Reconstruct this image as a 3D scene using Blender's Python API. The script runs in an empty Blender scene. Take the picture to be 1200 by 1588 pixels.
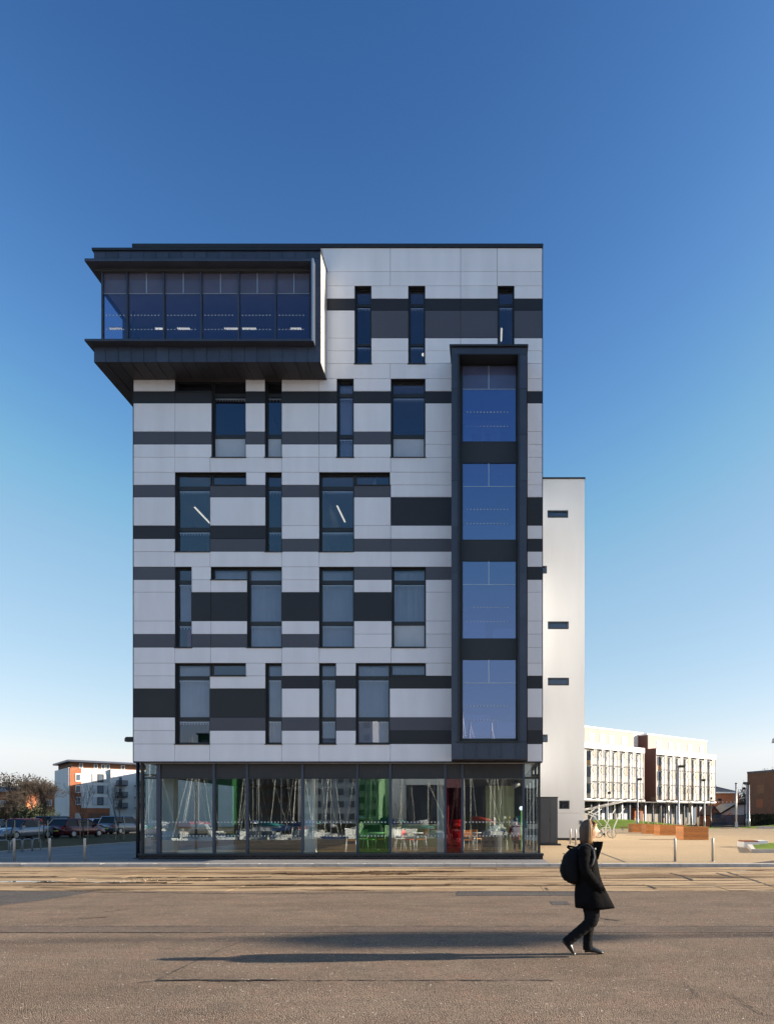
import bpy, bmesh, math, random
from mathutils import Vector, Matrix, noise
random.seed(7)
S = bpy.context.scene
C = S.collection
# ---------------------------------------------------------------- camera
FPX = 1058.67            # focal length in photograph pixels (24 mm shift lens)
VX, VY, EYE = 756.0, 1267.0, 1.70
cd = bpy.data.cameras.new('camera'); cam = bpy.data.objects.new('camera', cd); C.objects.link(cam)
cam.location = (0, 0, EYE); cam.rotation_euler = (math.radians(90), 0, 0)
cd.sensor_fit = 'VERTICAL'; cd.sensor_height = 36; cd.sensor_width = 27.2; cd.lens = 24
cd.shift_x = -156/1588; cd.shift_y = 473/1588
cd.clip_start = .1; cd.clip_end = 6000
S.camera = cam
# ---------------------------------------------------------------- sun and sky
SUN_EL, SUN_AZ = math.radians(17.8), math.radians(2.6)      # azimuth measured from +X towards +Y
sd = Vector((math.cos(SUN_EL)*math.cos(SUN_AZ), math.cos(SUN_EL)*math.sin(SUN_AZ), math.sin(SUN_EL)))
sl = bpy.data.lights.new('sun', 'SUN'); so = bpy.data.objects.new('sun', sl); C.objects.link(so)
sl.energy = 5.0; sl.angle = math.radians(.53); sl.color = (1, .87, .70)
so.rotation_euler = sd.to_track_quat('Z', 'Y').to_euler(); so.location = (60, 0, 40)
W = bpy.data.worlds.new('World'); S.world = W; W.use_nodes = True
wn = W.node_tree.nodes; wl = W.node_tree.links
sky = wn.new('ShaderNodeTexSky'); sky.sky_type = 'NISHITA'; sky.sun_disc = False
sky.sun_elevation = SUN_EL; sky.sun_rotation = math.radians(90)-SUN_AZ
sky.altitude = 0; sky.air_density = 1.0; sky.dust_density = .6; sky.ozone_density = 2.2
# one even colour curve over the whole sky dome: a little deeper and more saturated, never brighter than the model
sp=wn.new('ShaderNodeSeparateColor'); cb=wn.new('ShaderNodeCombineColor'); wl.new(sky.outputs[0], sp.inputs[0])
chan=[]
def mth(op,x,y,z=None):
    n=wn.new('ShaderNodeMath'); n.operation=op
    for k_,v_ in enumerate((x,y,z)):
        if v_ is None: continue
        if isinstance(v_,float): n.inputs[k_].default_value=v_
        else: wl.new(v_, n.inputs[k_])
    return n.outputs[0]
for i,(k,g,c_,h_) in enumerate(((.51,2.55,.70,1.0),(.375,2.15,.90,.70),(.365,1.72,1.04,.61))):
    o_=sp.outputs[i]
    chan.append(mth('SMOOTH_MIN', mth('MULTIPLY',mth('POWER',o_,g),k), mth('MULTIPLY',mth('POWER',o_,h_),c_), .35))
for i,f in ((0,.95),(1,.985)):      # no channel above blue: keeps the horizon pale blue, not yellow
    q=wn.new('ShaderNodeMath'); q.operation='MULTIPLY'; q.inputs[1].default_value=f; wl.new(chan[2], q.inputs[0])
    r=wn.new('ShaderNodeMath'); r.operation='MINIMUM'; wl.new(q.outputs[0], r.inputs[0]); wl.new(chan[i], r.inputs[1]); wl.new(r.outputs[0], cb.inputs[i])
wl.new(chan[2], cb.inputs[2])
wl.new(cb.outputs[0], wn['Background'].inputs[0]); wn['Background'].inputs[1].default_value = .145
S.view_settings.view_transform = 'Standard'; S.view_settings.look = 'None'
S.view_settings.exposure = 1.26; S.view_settings.gamma = 1
S.cycles.transparent_max_bounces = 24; S.cycles.max_bounces = 8
S.cycles.sample_clamp_indirect = 8
S.cycles.use_denoising = True
# ---------------------------------------------------------------- helpers
def X(px, d): return (px-VX)*d/FPX
def Z(py, d): return EYE+(VY-py)*d/FPX
MW = {}
def tag(o, label=None, cat=None, group=None, kind=None):
    if label: o['label'] = label
    if cat: o['category'] = cat
    if group: o['group'] = group
    if kind: o['kind'] = kind
    return o
def thing(name, label, cat, loc=(0,0,0), rz=0, group=None):
    o = bpy.data.objects.new(name, None); C.objects.link(o)
    o.location = loc; o.rotation_euler = (0,0,rz); o.empty_display_size = .3
    MW[o.name] = Matrix.Translation(loc) @ Matrix.Rotation(rz, 4, 'Z')
    return tag(o, label, cat, group)
class MB:
    def __init__(s): s.v=[]; s.f=[]; s.m=[]; s.sm=[]; s.cm=0; s.cs=False
    def face(s, idx): s.f.append(idx); s.m.append(s.cm); s.sm.append(s.cs)
    def poly(s, pts):
        b=len(s.v); s.v += [tuple(p) for p in pts]; s.face(list(range(b,b+len(pts))))
    def box(s, x0,x1,y0,y1,z0,z1):
        if x0>x1: x0,x1=x1,x0
        if y0>y1: y0,y1=y1,y0
        if z0>z1: z0,z1=z1,z0
        b=len(s.v)
        s.v += [(x0,y0,z0),(x1,y0,z0),(x1,y1,z0),(x0,y1,z0),(x0,y0,z1),(x1,y0,z1),(x1,y1,z1),(x0,y1,z1)]
        for q in ((0,3,2,1),(4,5,6,7),(0,1,5,4),(1,2,6,5),(2,3,7,6),(3,0,4,7)): s.face([b+i for i in q])
        return s
    def bar(s, a, b, w, h=None, up=(0,0,1)):
        a=Vector(a); b=Vector(b); h = w if h is None else h
        d=(b-a).normalized(); u=Vector(up)
        if abs(d.dot(u))>.95: u=Vector((0,1,0))
        r=d.cross(u).normalized()*w/2; u=r.cross(d).normalized()*h/2
        n=len(s.v)
        for p in (a,b):
            for q in ((-1,-1),(1,-1),(1,1),(-1,1)): s.v.append(tuple(p+r*q[0]+u*q[1]))
        for q in ((0,1,2,3),(7,6,5,4),(0,4,5,1),(1,5,6,2),(2,6,7,3),(3,7,4,0)): s.face([n+i for i in q])
        return s
    def tube(s, pts, rad, n=8, cap=True, sy=1):
        pts=[Vector(p) for p in pts]
        if not isinstance(rad,(list,tuple)): rad=[rad]*len(pts)
        rings=[]; prev=None
        old=s.cs; s.cs = n>4
        for i,p in enumerate(pts):
            t=(pts[min(i+1,len(pts)-1)]-pts[max(i-1,0)]).normalized()
            if prev is None:
                r=t.cross(Vector((0,0,1)))
                if r.length<.05: r=t.cross(Vector((0,1,0)))
                r.normalize()
            else:
                r=(prev-t*prev.dot(t)); r.normalize()
            prev=r; u=t.cross(r)
            b=len(s.v)
            for k in range(n):
                a=2*math.pi*k/n
                s.v.append(tuple(p+(r*math.cos(a)+u*math.sin(a)*sy)*rad[i]))
            rings.append(b)
        for i in range(len(rings)-1):
            a,b=rings[i],rings[i+1]
            for k in range(n): s.face([a+k,a+(k+1)%n,b+(k+1)%n,b+k])
        s.cs=False
        if cap:
            s.face([rings[0]+k for k in range(n)][::-1]); s.face([rings[-1]+k for k in range(n)])
        s.cs=old
        return s
    def loft(s, rings, cap=True, smooth=True):
        n=len(rings[0]); bs=[]
        for r in rings:
            bs.append(len(s.v)); s.v += [tuple(p) for p in r]
        old=s.cs; s.cs=smooth
        for i in range(len(bs)-1):
            a,b=bs[i],bs[i+1]
            for k in range(n): s.face([a+k,a+(k+1)%n,b+(k+1)%n,b+k])
        if cap:
            s.face([bs[0]+k for k in range(n)][::-1]); s.face([bs[-1]+k for k in range(n)])
        s.cs=old
        return s
    def prism(s, pts, y0, y1):      # outline in x,z extruded along y
        n=len(pts); b=len(s.v)
        s.v += [(p[0],y0,p[1]) for p in pts]+[(p[0],y1,p[1]) for p in pts]
        s.face([b+i for i in range(n)]); s.face([b+n+i for i in range(n)][::-1])
        for i in range(n): s.face([b+i,b+n+i,b+n+(i+1)%n,b+(i+1)%n])
        return s
    def ball(s, c, r, n=10, m=7):
        c=Vector(c); r = (r,r,r) if not isinstance(r,(list,tuple)) else r
        rings=[]
        for j in range(1,m):
            t=math.pi*j/m
            rings.append([(c.x+r[0]*math.sin(t)*math.cos(2*math.pi*k/n), c.y+r[1]*math.sin(t)*math.sin(2*math.pi*k/n), c.z-r[2]*math.cos(t)) for k in range(n)])
        return s.loft(rings)
def link_mesh(name, mb, mats, fixn=True):
    me=bpy.data.meshes.new(name); me.from_pydata(mb.v, [], mb.f)
    for m in (mats if isinstance(mats,(list,tuple)) else [mats]): me.materials.append(m)
    me.polygons.foreach_set('material_index', mb.m); me.polygons.foreach_set('use_smooth', mb.sm)
    if fixn:
        bm=bmesh.new(); bm.from_mesh(me); bmesh.ops.recalc_face_normals(bm, faces=bm.faces); bm.to_mesh(me); bm.free()
    me.update(); return me
def obj(name, mb, mats, parent=None, w=True, fixn=True, **kw):
    if parent is not None and w:
        inv=MW[parent.name].inverted(); mb.v=[tuple(inv@Vector(p)) for p in mb.v]
    o=bpy.data.objects.new(name, link_mesh(name, mb, mats, fixn)); C.objects.link(o)
    if parent is not None: o.parent=parent; MW[o.name]=MW[parent.name]
    else: MW[o.name]=Matrix()
    return tag(o, **kw)
def box(name, x0,x1,y0,y1,z0,z1, m, parent=None, **kw): return obj(name, MB().box(x0,x1,y0,y1,z0,z1), m, parent, fixn=False, **kw)
def copy_tree(o, parent=None):
    c=o.copy(); C.objects.link(c)
    if parent is not None: c.parent=parent
    for ch in list(o.children): copy_tree(ch, c)
    return c
def place(o, loc, rz=0, label=None, first=False, scale=None):
    c = o if first else copy_tree(o)
    c.location=loc; c.rotation_euler=(0,0,rz)
    if scale: c.scale=(scale,)*3
    if label: c['label']=label
    return c
# ---------------------------------------------------------------- materials
def lin(c):
    return tuple(((x/255)/12.92 if x/255<=.04045 else ((x/255+.055)/1.055)**2.4) for x in c)
def mat(name, rgb, rough=.6, metal=0, var=.12, scale=2.0, bump=0, bscale=60, rand=0, spec=.5, emit=None, estr=1, stretch=(1,1,1), coat=0):
    m=bpy.data.materials.new(name); m.use_nodes=True; nt=m.node_tree; b=nt.nodes['Principled BSDF']
    b.inputs['Roughness'].default_value=rough; b.inputs['Metallic'].default_value=metal
    b.inputs['Specular IOR Level'].default_value=spec
    if coat: b.inputs['Coat Weight'].default_value=coat
    geo=nt.nodes.new('ShaderNodeNewGeometry'); mp=nt.nodes.new('ShaderNodeVectorMath'); mp.operation='MULTIPLY'
    mp.inputs[1].default_value=stretch; nt.links.new(geo.outputs['Position'], mp.inputs[0])
    n=nt.nodes.new('ShaderNodeTexNoise'); n.inputs['Scale'].default_value=scale; n.inputs['Detail'].default_value=6
    nt.links.new(mp.outputs[0], n.inputs['Vector'])
    mr=nt.nodes.new('ShaderNodeMapRange'); mr.inputs['To Min'].default_value=1-var*1.4; mr.inputs['To Max'].default_value=1+var*1.4
    mr.inputs['From Min'].default_value=.2; mr.inputs['From Max'].default_value=.8
    nt.links.new(n.outputs['Fac'], mr.inputs['Value'])
    val=mr.outputs[0]
    if rand:
        oi=nt.nodes.new('ShaderNodeObjectInfo'); r2=nt.nodes.new('ShaderNodeMapRange'); r2.inputs['To Min'].default_value=1-rand; r2.inputs['To Max'].default_value=1+rand
        nt.links.new(oi.outputs['Random'], r2.inputs['Value'])
        mu=nt.nodes.new('ShaderNodeMath'); mu.operation='MULTIPLY'; nt.links.new(val, mu.inputs[0]); nt.links.new(r2.outputs[0], mu.inputs[1]); val=mu.outputs[0]
    vm=nt.nodes.new('ShaderNodeVectorMath'); vm.operation='SCALE'; vm.inputs[0].default_value=rgb; nt.links.new(val, vm.inputs['Scale'])
    nt.links.new(vm.outputs[0], b.inputs['Base Color'])
    if bump:
        n2=nt.nodes.new('ShaderNodeTexNoise'); n2.inputs['Scale'].default_value=bscale; n2.inputs['Detail'].default_value=4; nt.links.new(mp.outputs[0], n2.inputs['Vector'])
        bp=nt.nodes.new('ShaderNodeBump'); bp.inputs['Strength'].default_value=bump; bp.inputs['Distance'].default_value=.02
        nt.links.new(n2.outputs['Fac'], bp.inputs['Height']); nt.links.new(bp.outputs[0], b.inputs['Normal'])
    if emit: b.inputs['Emission Color'].default_value=(*emit,1); b.inputs['Emission Strength'].default_value=estr
    return m
def glass(name, tint=(.8,.85,.85), refl=.12, rcol=(1,1,1), rough=0, wave=.0):
    m=bpy.data.materials.new(name); m.use_nodes=True; nt=m.node_tree
    nt.nodes.remove(nt.nodes['Principled BSDF']); out=nt.nodes['Material Output']
    tr=nt.nodes.new('ShaderNodeBsdfTransparent'); tr.inputs[0].default_value=(*tint,1)
    gl=nt.nodes.new('ShaderNodeBsdfGlossy'); gl.inputs['Color'].default_value=(*rcol,1); gl.inputs['Roughness'].default_value=rough
    lw=nt.nodes.new('ShaderNodeLayerWeight'); lw.inputs['Blend'].default_value=.25
    mr=nt.nodes.new('ShaderNodeMapRange'); mr.inputs['From Min'].default_value=0; mr.inputs['From Max'].default_value=1
    pw=nt.nodes.new('ShaderNodeMath'); pw.operation='POWER'; pw.inputs[1].default_value=4
    nt.links.new(lw.outputs['Facing'], pw.inputs[0])
    mr.inputs['To Min'].default_value=refl; mr.inputs['To Max'].default_value=min(1,refl+.6)
    nt.links.new(pw.outputs[0], mr.inputs['Value'])
    mx=nt.nodes.new('ShaderNodeMixShader'); nt.links.new(mr.outputs[0], mx.inputs[0]); nt.links.new(tr.outputs[0], mx.inputs[1]); nt.links.new(gl.outputs[0], mx.inputs[2])
    nt.links.new(mx.outputs[0], out.inputs['Surface'])
    if wave:
        geo=nt.nodes.new('ShaderNodeNewGeometry')
        n2=nt.nodes.new('ShaderNodeTexNoise'); n2.inputs['Scale'].default_value=.9; n2.inputs['Detail'].default_value=1; nt.links.new(geo.outputs['Position'], n2.inputs['Vector'])
        bp=nt.nodes.new('ShaderNodeBump'); bp.inputs['Strength'].default_value=wave; bp.inputs['Distance'].default_value=.02
        nt.links.new(n2.outputs['Fac'], bp.inputs['Height']); nt.links.new(bp.outputs[0], gl.inputs['Normal'])
    return m
class N:       # small node helper for the ground materials
    def __init__(s, name, rough=.85):
        s.m=bpy.data.materials.new(name); s.m.use_nodes=True; s.t=s.m.node_tree; s.b=s.t.nodes['Principled BSDF']; s.b.inputs['Roughness'].default_value=rough
        s.b.inputs['Specular IOR Level'].default_value=.05
        s.geo=s.t.nodes.new('ShaderNodeNewGeometry').outputs['Position']
    def vec(s, sx,sy,sz=1, off=(0,0,0)):
        n=s.t.nodes.new('ShaderNodeMapping'); n.inputs['Scale'].default_value=(sx,sy,sz); n.inputs['Location'].default_value=off; s.t.links.new(s.geo, n.inputs[0]); return n.outputs[0]
    def noise(s, sc, det=5, v=None, ro=.55, dist=0):
        n=s.t.nodes.new('ShaderNodeTexNoise'); n.inputs['Scale'].default_value=sc; n.inputs['Detail'].default_value=det; n.inputs['Roughness'].default_value=ro; n.inputs['Distortion'].default_value=dist
        s.t.links.new(v or s.geo, n.inputs['Vector']); return n.outputs['Fac']
    def vor(s, sc, feat='F1', out='Distance', v=None):
        n=s.t.nodes.new('ShaderNodeTexVoronoi'); n.feature=feat; n.inputs['Scale'].default_value=sc; s.t.links.new(v or s.geo, n.inputs['Vector']); return n.outputs[out]
    def mr(s, x, a,b,c,d):
        n=s.t.nodes.new('ShaderNodeMapRange')
        for k,v in zip(('From Min','From Max','To Min','To Max'),(a,b,c,d)): n.inputs[k].default_value=v
        s.t.links.new(x, n.inputs['Value']); return n.outputs[0]
    def math(s, op, a, b):
        n=s.t.nodes.new('ShaderNodeMath'); n.operation=op
        for i,x in enumerate((a,b)):
            if isinstance(x,(int,float)): n.inputs[i].default_value=x
            else: s.t.links.new(x, n.inputs[i])
        return n.outputs[0]
    def mix(s, f, a, b):
        n=s.t.nodes.new('ShaderNodeMix'); n.data_type='RGBA'
        for i,x in ((0,f),(6,a),(7,b)):
            if isinstance(x,(int,float)): n.inputs[i].default_value=x
            elif isinstance(x,tuple): n.inputs[i].default_value=(*x,1)
            else: s.t.links.new(x, n.inputs[i])
        return n.outputs[2]
    def done(s, col, h=None, dist=.01, st=1, rough=None):
        s.t.links.new(col, s.b.inputs['Base Color'])
        if h is not None:
            n=s.t.nodes.new('ShaderNodeBump'); n.inputs['Distance'].default_value=dist; n.inputs['Strength'].default_value=st
            s.t.links.new(h, n.inputs['Height']); s.t.links.new(n.outputs[0], s.b.inputs['Normal'])
        if rough is not None: s.t.links.new(rough, s.b.inputs['Roughness'])
        return s.m
def asphalt_mat(name, base, dark, lightc, k=1):
    n=N(name,.88)
    big=n.noise(.35,6,ro=.65); mid=n.noise(2.2,5,dist=.6); st=n.noise(1,5,n.vec(.5,3.5))
    c=n.mix(n.mr(big,.3,.7,0,1), base, dark)
    c=n.mix(n.mr(mid,.45,.72,0,.75), c, dark); c=n.mix(n.mr(n.noise(.9,5,n.vec(.6,1.2,1,(5,2,0)),.6,.5),.52,.66,0,.6), c, tuple(x*.8 for x in dark))
    c=n.mix(n.mr(st,.5,.7,0,.35), c, tuple(x*1.25 for x in base)); c=n.mix(n.mr(n.noise(1.7,5,n.vec(1,1,1,(7,7,0)),.6),.46,.62,0,.28), c, (base[0]*1.12,base[1]*.9,base[2]*.88)); c=n.mix(n.mr(n.noise(.55,6,n.vec(.5,1,1,(3,8,0)),.65,.4),.52,.60,0,.5), c, tuple(x*.6 for x in base))
    cell=n.vor(95*k,'F1','Color'); cv=n.t.nodes.new('ShaderNodeSeparateColor'); n.t.links.new(cell,cv.inputs[0])
    c=n.mix(n.mr(cv.outputs[0],.60,.95,0,.5), c, tuple(x*1.6 for x in base))
    c=n.mix(n.mr(cv.outputs[1],.60,.9,0,.75), c, tuple(x*.4 for x in dark))
    big2=n.vor(26*k,'F1','Color'); cw=n.t.nodes.new('ShaderNodeSeparateColor'); n.t.links.new(big2,cw.inputs[0])
    rad=n.vor(26*k)
    c=n.mix(n.math('MULTIPLY', n.mr(cw.outputs[0],.955,.97,0,1), n.mr(rad,.22,.3,1,0)), c, lightc)
    h=n.math('ADD', n.math('MULTIPLY', n.vor(95*k),-1.0), n.math('MULTIPLY', mid, 1.5))
    return n.done(c, h, .012, .8)
M={}
M['asphalt']=asphalt_mat('asphalt_aggregate',(.285,.213,.156),(.175,.140,.108),(.62,.56,.48))
M['asphalt_patch']=asphalt_mat('asphalt_repair',(.22,.17,.135),(.16,.13,.105),(.45,.4,.35))
M['asphalt_grey']=asphalt_mat('asphalt_grey',(.15,.14,.13),(.11,.10,.095),(.4,.38,.35))
M['tar']=mat('tar',(.035,.03,.028),.7,var=.3,bump=.6)
def apron_mat():
    n=N('apron_concrete',.85)
    big=n.noise(.5,6,n.vec(.25,1.2)); st=n.noise(1.0,8,n.vec(.12,1.7),.68,.5); fine=n.noise(14,6); pat=n.noise(1,7,n.vec(.5,1.3),.7,.8)
    c=n.mix(n.mr(big,.35,.65,0,1),(.52,.38,.23),(.38,.27,.16))
    c=n.mix(n.mr(n.noise(1,6,n.vec(.35,2.2,1,(3,1,0)),.6),.48,.62,0,.75), c, (.30,.20,.12))
    c=n.mix(n.mr(pat,.53,.60,0,.6), c, (.20,.125,.075))
    c=n.mix(n.mr(st,.53,.585,0,.95), c, (.065,.04,.025))
    c=n.mix(n.mr(n.noise(1,8,n.vec(.07,1.1,1,(2,5,0)),.7,.3),.53,.58,0,.8), c, (.12,.07,.04))
    c=n.mix(n.mr(fine,.45,.7,0,.25), c, (.52,.42,.29))
    return n.done(c, n.math('ADD', fine, n.math('MULTIPLY', pat, 1.5)), .012, .9, n.mr(st,.55,.62,.9,.75))
M['apron']=apron_mat()
M['apron_bed']=mat('apron_bed',(.06,.045,.035),.9,var=.3,bump=.5)
def plaza_mat():
    n=N('resin_bound_gravel',.85)
    big=n.noise(.12,5); st=n.noise(1,5,n.vec(.15,.9))
    c=n.mix(n.mr(big,.3,.7,0,1),(.43,.32,.20),(.35,.265,.165))
    c=n.mix(n.mr(st,.5,.75,0,.4), c, (.34,.25,.155))
    sp=n.vor(45,'F1','Color'); cv=n.t.nodes.new('ShaderNodeSeparateColor'); n.t.links.new(sp,cv.inputs[0])
    c=n.mix(n.mr(cv.outputs[0],.3,1,0,.5), c, (.56,.46,.32)); c=n.mix(n.mr(cv.outputs[1],.6,1,0,.6), c, (.22,.14,.08))
    return n.done(c, n.vor(45), .008, .6)
M['plaza']=plaza_mat()
def paving_mat():
    n=N('grey_paving',.75)
    br=n.t.nodes.new('ShaderNodeTexBrick'); n.t.links.new(n.geo, br.inputs['Vector'])
    br.inputs['Color1'].default_value=(.30,.29,.285,1); br.inputs['Color2'].default_value=(.23,.225,.22,1); br.inputs['Mortar'].default_value=(.12,.115,.11,1)
    br.inputs['Scale'].default_value=1; br.inputs['Brick Width'].default_value=.6; br.inputs['Row Height'].default_value=.3; br.inputs['Mortar Size'].default_value=.006
    c=n.mix(n.mr(n.noise(.6,6),.3,.7,0,.5), br.outputs[0], (.17,.165,.165))
    return n.done(c, n.noise(30,4), .004, .5)
M['paving']=paving_mat()
def grass_mat(name,a,b):
    n=N(name,.9)
    c=n.mix(n.mr(n.noise(.5,5),.3,.7,0,1), a, b); c=n.mix(n.mr(n.noise(9,6),.4,.7,0,.7), c, tuple(x*.45 for x in a))
    return n.done(c, n.noise(25,5), .06, 1)
M['grass']=grass_mat('grass_green',(.16,.25,.04),(.22,.29,.06))
M['verge']=grass_mat('grass_muddy',(.155,.115,.06),(.11,.095,.05))
M['hillside']=grass_mat('hillside_scrub',(.07,.075,.04),(.10,.085,.05))
def brick_mat(name,c1,c2,mor,sc=1):
    n=N(name,.85)
    mp=n.t.nodes.new('ShaderNodeMapping'); tc=n.t.nodes.new('ShaderNodeTexCoord'); n.t.links.new(tc.outputs['Object'], mp.inputs[0]); mp.inputs['Rotation'].default_value=(math.radians(90),0,0)
    br=n.t.nodes.new('ShaderNodeTexBrick'); n.t.links.new(mp.outputs[0], br.inputs['Vector'])
    for k,v in (('Color1',c1),('Color2',c2),('Mortar',mor)): br.inputs[k].default_value=(*v,1)
    br.inputs['Scale'].default_value=1; br.inputs['Brick Width'].default_value=.225*sc; br.inputs['Row Height'].default_value=.075*sc; br.inputs['Mortar Size'].default_value=.007*sc
    c=n.mix(n.mr(n.noise(.8,6),.35,.7,0,.45), br.outputs[0], tuple(x*.7 for x in c1))
    return n.done(c, br.outputs['Fac'], .004, -.6)
M['brick_dark']=brick_mat('brick_blue_engineering',(.032,.03,.036),(.06,.052,.05),(.12,.11,.105))
M['brick_orange']=brick_mat('brick_orange',(.42,.135,.06),(.34,.10,.045),(.4,.3,.22))
M['brick_brown']=brick_mat('brick_brown',(.24,.115,.07),(.18,.085,.055),(.26,.2,.16))
M['panel_W']=mat('cladding_pale_grey',(.88,.89,.935),.40,var=.045,scale=.8,rand=.03,stretch=(2.6,1,.35),spec=.45)
M['panel_G']=mat('cladding_mid_grey',(.088,.092,.115),.45,var=.04,scale=.8,rand=.05,spec=.4)
M['panel_D']=mat('cladding_charcoal',(.025,.0255,.031),.45,var=.05,scale=.8,rand=.06,spec=.4)
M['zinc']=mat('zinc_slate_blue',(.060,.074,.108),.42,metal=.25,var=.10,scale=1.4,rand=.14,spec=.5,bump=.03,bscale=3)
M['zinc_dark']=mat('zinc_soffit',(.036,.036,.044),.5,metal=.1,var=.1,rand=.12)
M['frame']=mat('frame_anthracite',(.022,.024,.028),.4,var=.05)
M['louvre']=mat('spandrel_anthracite',(.03,.031,.036),.45,var=.05)
M['render']=mat('white_render',(.70,.71,.70),.8,var=.05,scale=.5,stretch=(1.5,1,.3),bump=.1,bscale=20)
M['white']=mat('white_paint',(.78,.77,.75),.5,var=.04)
M['alum']=mat('aluminium',(.6,.62,.64),.3,metal=.6,var=.03)
M['steel']=mat('stainless_steel',(.42,.41,.39),.45,metal=.5,var=.06)
M['galv']=mat('galvanised',(.42,.43,.44),.45,metal=.5,var=.08)
M['black']=mat('black_paint',(.015,.015,.017),.4,var=.1)
M['concrete']=mat('concrete_pale',(.50,.46,.41),.8,var=.12,bump=.2)
M['kerb']=mat('kerb_granite',(.46,.44,.41),.75,var=.16,scale=5,rand=.13,bump=.25)
M['wood']=mat('planter_timber',(.52,.20,.055),.6,var=.25,scale=3,stretch=(1,1,9),rand=.14,bump=.15)
M['bench_wood']=mat('bench_timber',(.34,.12,.05),.6,var=.25,rand=.12)
M['stake']=mat('stake_timber',(.55,.42,.24),.7,var=.15)
M['bark']=mat('bark',(.10,.078,.058),.9,var=.3,bump=.4)
M['twig']=mat('twig',(.06,.045,.034),.9,var=.3)
M['soil']=mat('soil',(.05,.035,.025),.95,var=.3,bump=.5)
M['leaf']=mat('evergreen_leaf',(.032,.042,.016),.75,var=.45,scale=1.2)
M['leaf_brown']=mat('winter_leaf',(.075,.052,.026),.8,var=.45,scale=.8)
M['int_wall']=mat('interior_wall',(.42,.42,.42),.8,var=.03)
M['return']=mat('cladding_return',(.40,.395,.37),.5,var=.03,rand=.03)
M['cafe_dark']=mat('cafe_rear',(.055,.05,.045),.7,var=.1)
M['car_glass']=mat('car_glass',(.012,.014,.018),.15,var=.1,spec=.25)
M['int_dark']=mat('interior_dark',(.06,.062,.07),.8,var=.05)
M['int_ceil']=mat('interior_ceiling',(.55,.55,.55),.8,var=.02)
M['int_floor']=mat('interior_floor',(.17,.105,.055),.35,var=.15)
M['olive']=mat('olive_wall',(.42,.46,.24),.7,var=.04)
M['g_green']=mat('green_wall',(.025,.14,.04),.6,var=.05)
M['lamp_on']=mat('lamp_lit',(1,1,1),.5,emit=(1,.93,.75),estr=.45)
M['lamp_soft']=mat('lamp_soft',(.9,.9,.9),.5,emit=(.8,.9,1),estr=.55)
M['glass']=glass('glass_clear',(.86,.88,.92),.075,(.78,.84,1.0),0,.02)
M['glass_box']=glass('glass_box',(.82,.84,.9),.085,(.70,.74,1),0,.02)
M['glass_oriel']=glass('glass_oriel',(.64,.68,.86),.25,(.68,.72,.98),0,.02)
M['glass_cafe']=glass('glass_cafe',(.92,.95,.95),.115,(.86,.93,.95),0,.012)
M['glass_green']=glass('glass_green',(.42,.72,.46),.085,(.62,.92,.68),0,.012)
M['glass_red']=glass('glass_red',(.52,.15,.17),.075,(.85,.55,.58),0,.012)
M['glass_far']=mat('glass_far',(.10,.13,.17),.12,var=.15,spec=.8)
M['frost']=mat('frosted_pane',(.50,.54,.60),.25,var=.06,spec=.6)
M['spandrel_glass']=mat('spandrel_glass',(.115,.115,.165),.12,var=.12,scale=1.5,spec=.6)
M['blind']=mat('blind_fabric',(.40,.42,.45),.8,var=.06)
M['blind_light']=mat('blind_rail',(.6,.62,.62),.6,var=.05)
M['water']=mat('water',(.02,.03,.035),.06,var=.1,bump=.35,bscale=1.2)
# ================================================================ THE TOWER
D0 = 25.83
def fx(p): return X(p, D0)
def fz(p): return Z(p, D0)
TB = thing('office_building', 'tall office building clad in white, grey and charcoal bands with a cantilevered glass box', 'building', (fx(524), D0, .1))
XL, XR = fx(207.3), fx(840.6)
DEEP = 47.0
J=.006; TH=.03
def panel(x0,x1,y0,y1,c):
    mb=MB(); a,b=fx(x0)+J,fx(x1)-J; z0,z1=fz(y1)+J,fz(y0)-J; e=.004
    mb.box(a,b,D0+.004,D0+TH,z0,z1); n0=len(mb.v); mb.box(a+e,b-e,D0,D0+.004,z0+e,z1-e)
    for k_ in (0,1,4,5):
        q_=mb.v[n0+k_]; mb.v[n0+k_]=(q_[0],q_[1]+random.uniform(-.0022,.0022),q_[2])
    obj('cladding_panel', mb, M['panel_'+c], TB, fixn=False)
OL,OR=700.3,816.2   # oriel sides
ST=817.5            # right strip start
END=840.6
P=[]
def row(y0,y1,*segs):
    for a,b,c in segs: P.append((a,b,y0,y1,c))
row(384.7,421,(207.3,330,'W'),(330,500,'W'),(500,605,'W'),(605,714,'W'),(714,770.7,'W'),(770.7,END,'W'))
row(421,443.3,(207.3,330,'W'),(330,500,'W'),(500,605,'W'),(605,714,'W'),(714,770.7,'W'),(770.7,END,'W'))
row(443.3,463,(500,550,'W'),(575.7,633,'W'),(659,714,'W'),(714,771.3,'W'),(797,END,'W'))
row(463,481.3,(500,550,'D'),(575.7,633,'D'),(659,714,'D'),(714,771.3,'D'),(797,END,'D'))
row(481.3,524.3,(500,550,'W'),(575.7,633,'G'),(659,714,'G'),(714,771.3,'G'),(797,END,'G'))
row(524.3,544,(500,550,'W'),(575.7,633,'W'),(659,714,'W'),(714,771.3,'W'),(797,END,'W'))
row(544,563.7,(500,550,'W'),(575.7,633,'W'),(659,OL,'W'),(ST,END,'W'))
row(563.7,587.3,(500,605,'W'),(605,OL,'W'),(ST,END,'W'))
row(587.3,606.7,(207.3,271.7,'W'),(381,411,'W'),(437,494.7,'W'),(494.7,522.3,'W'),(548.3,606,'W'),(659.3,OL,'W'),(ST,END,'W'))
cb=[(207.3,271.7),(271.7,328.3),(381,411),(437,494.7),(494.7,522.3),(548.3,606)]
row(606.7,625.3,*[(a,b,'D') for a,b in cb],(659.3,OL,'D'),(ST,END,'D'))
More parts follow.
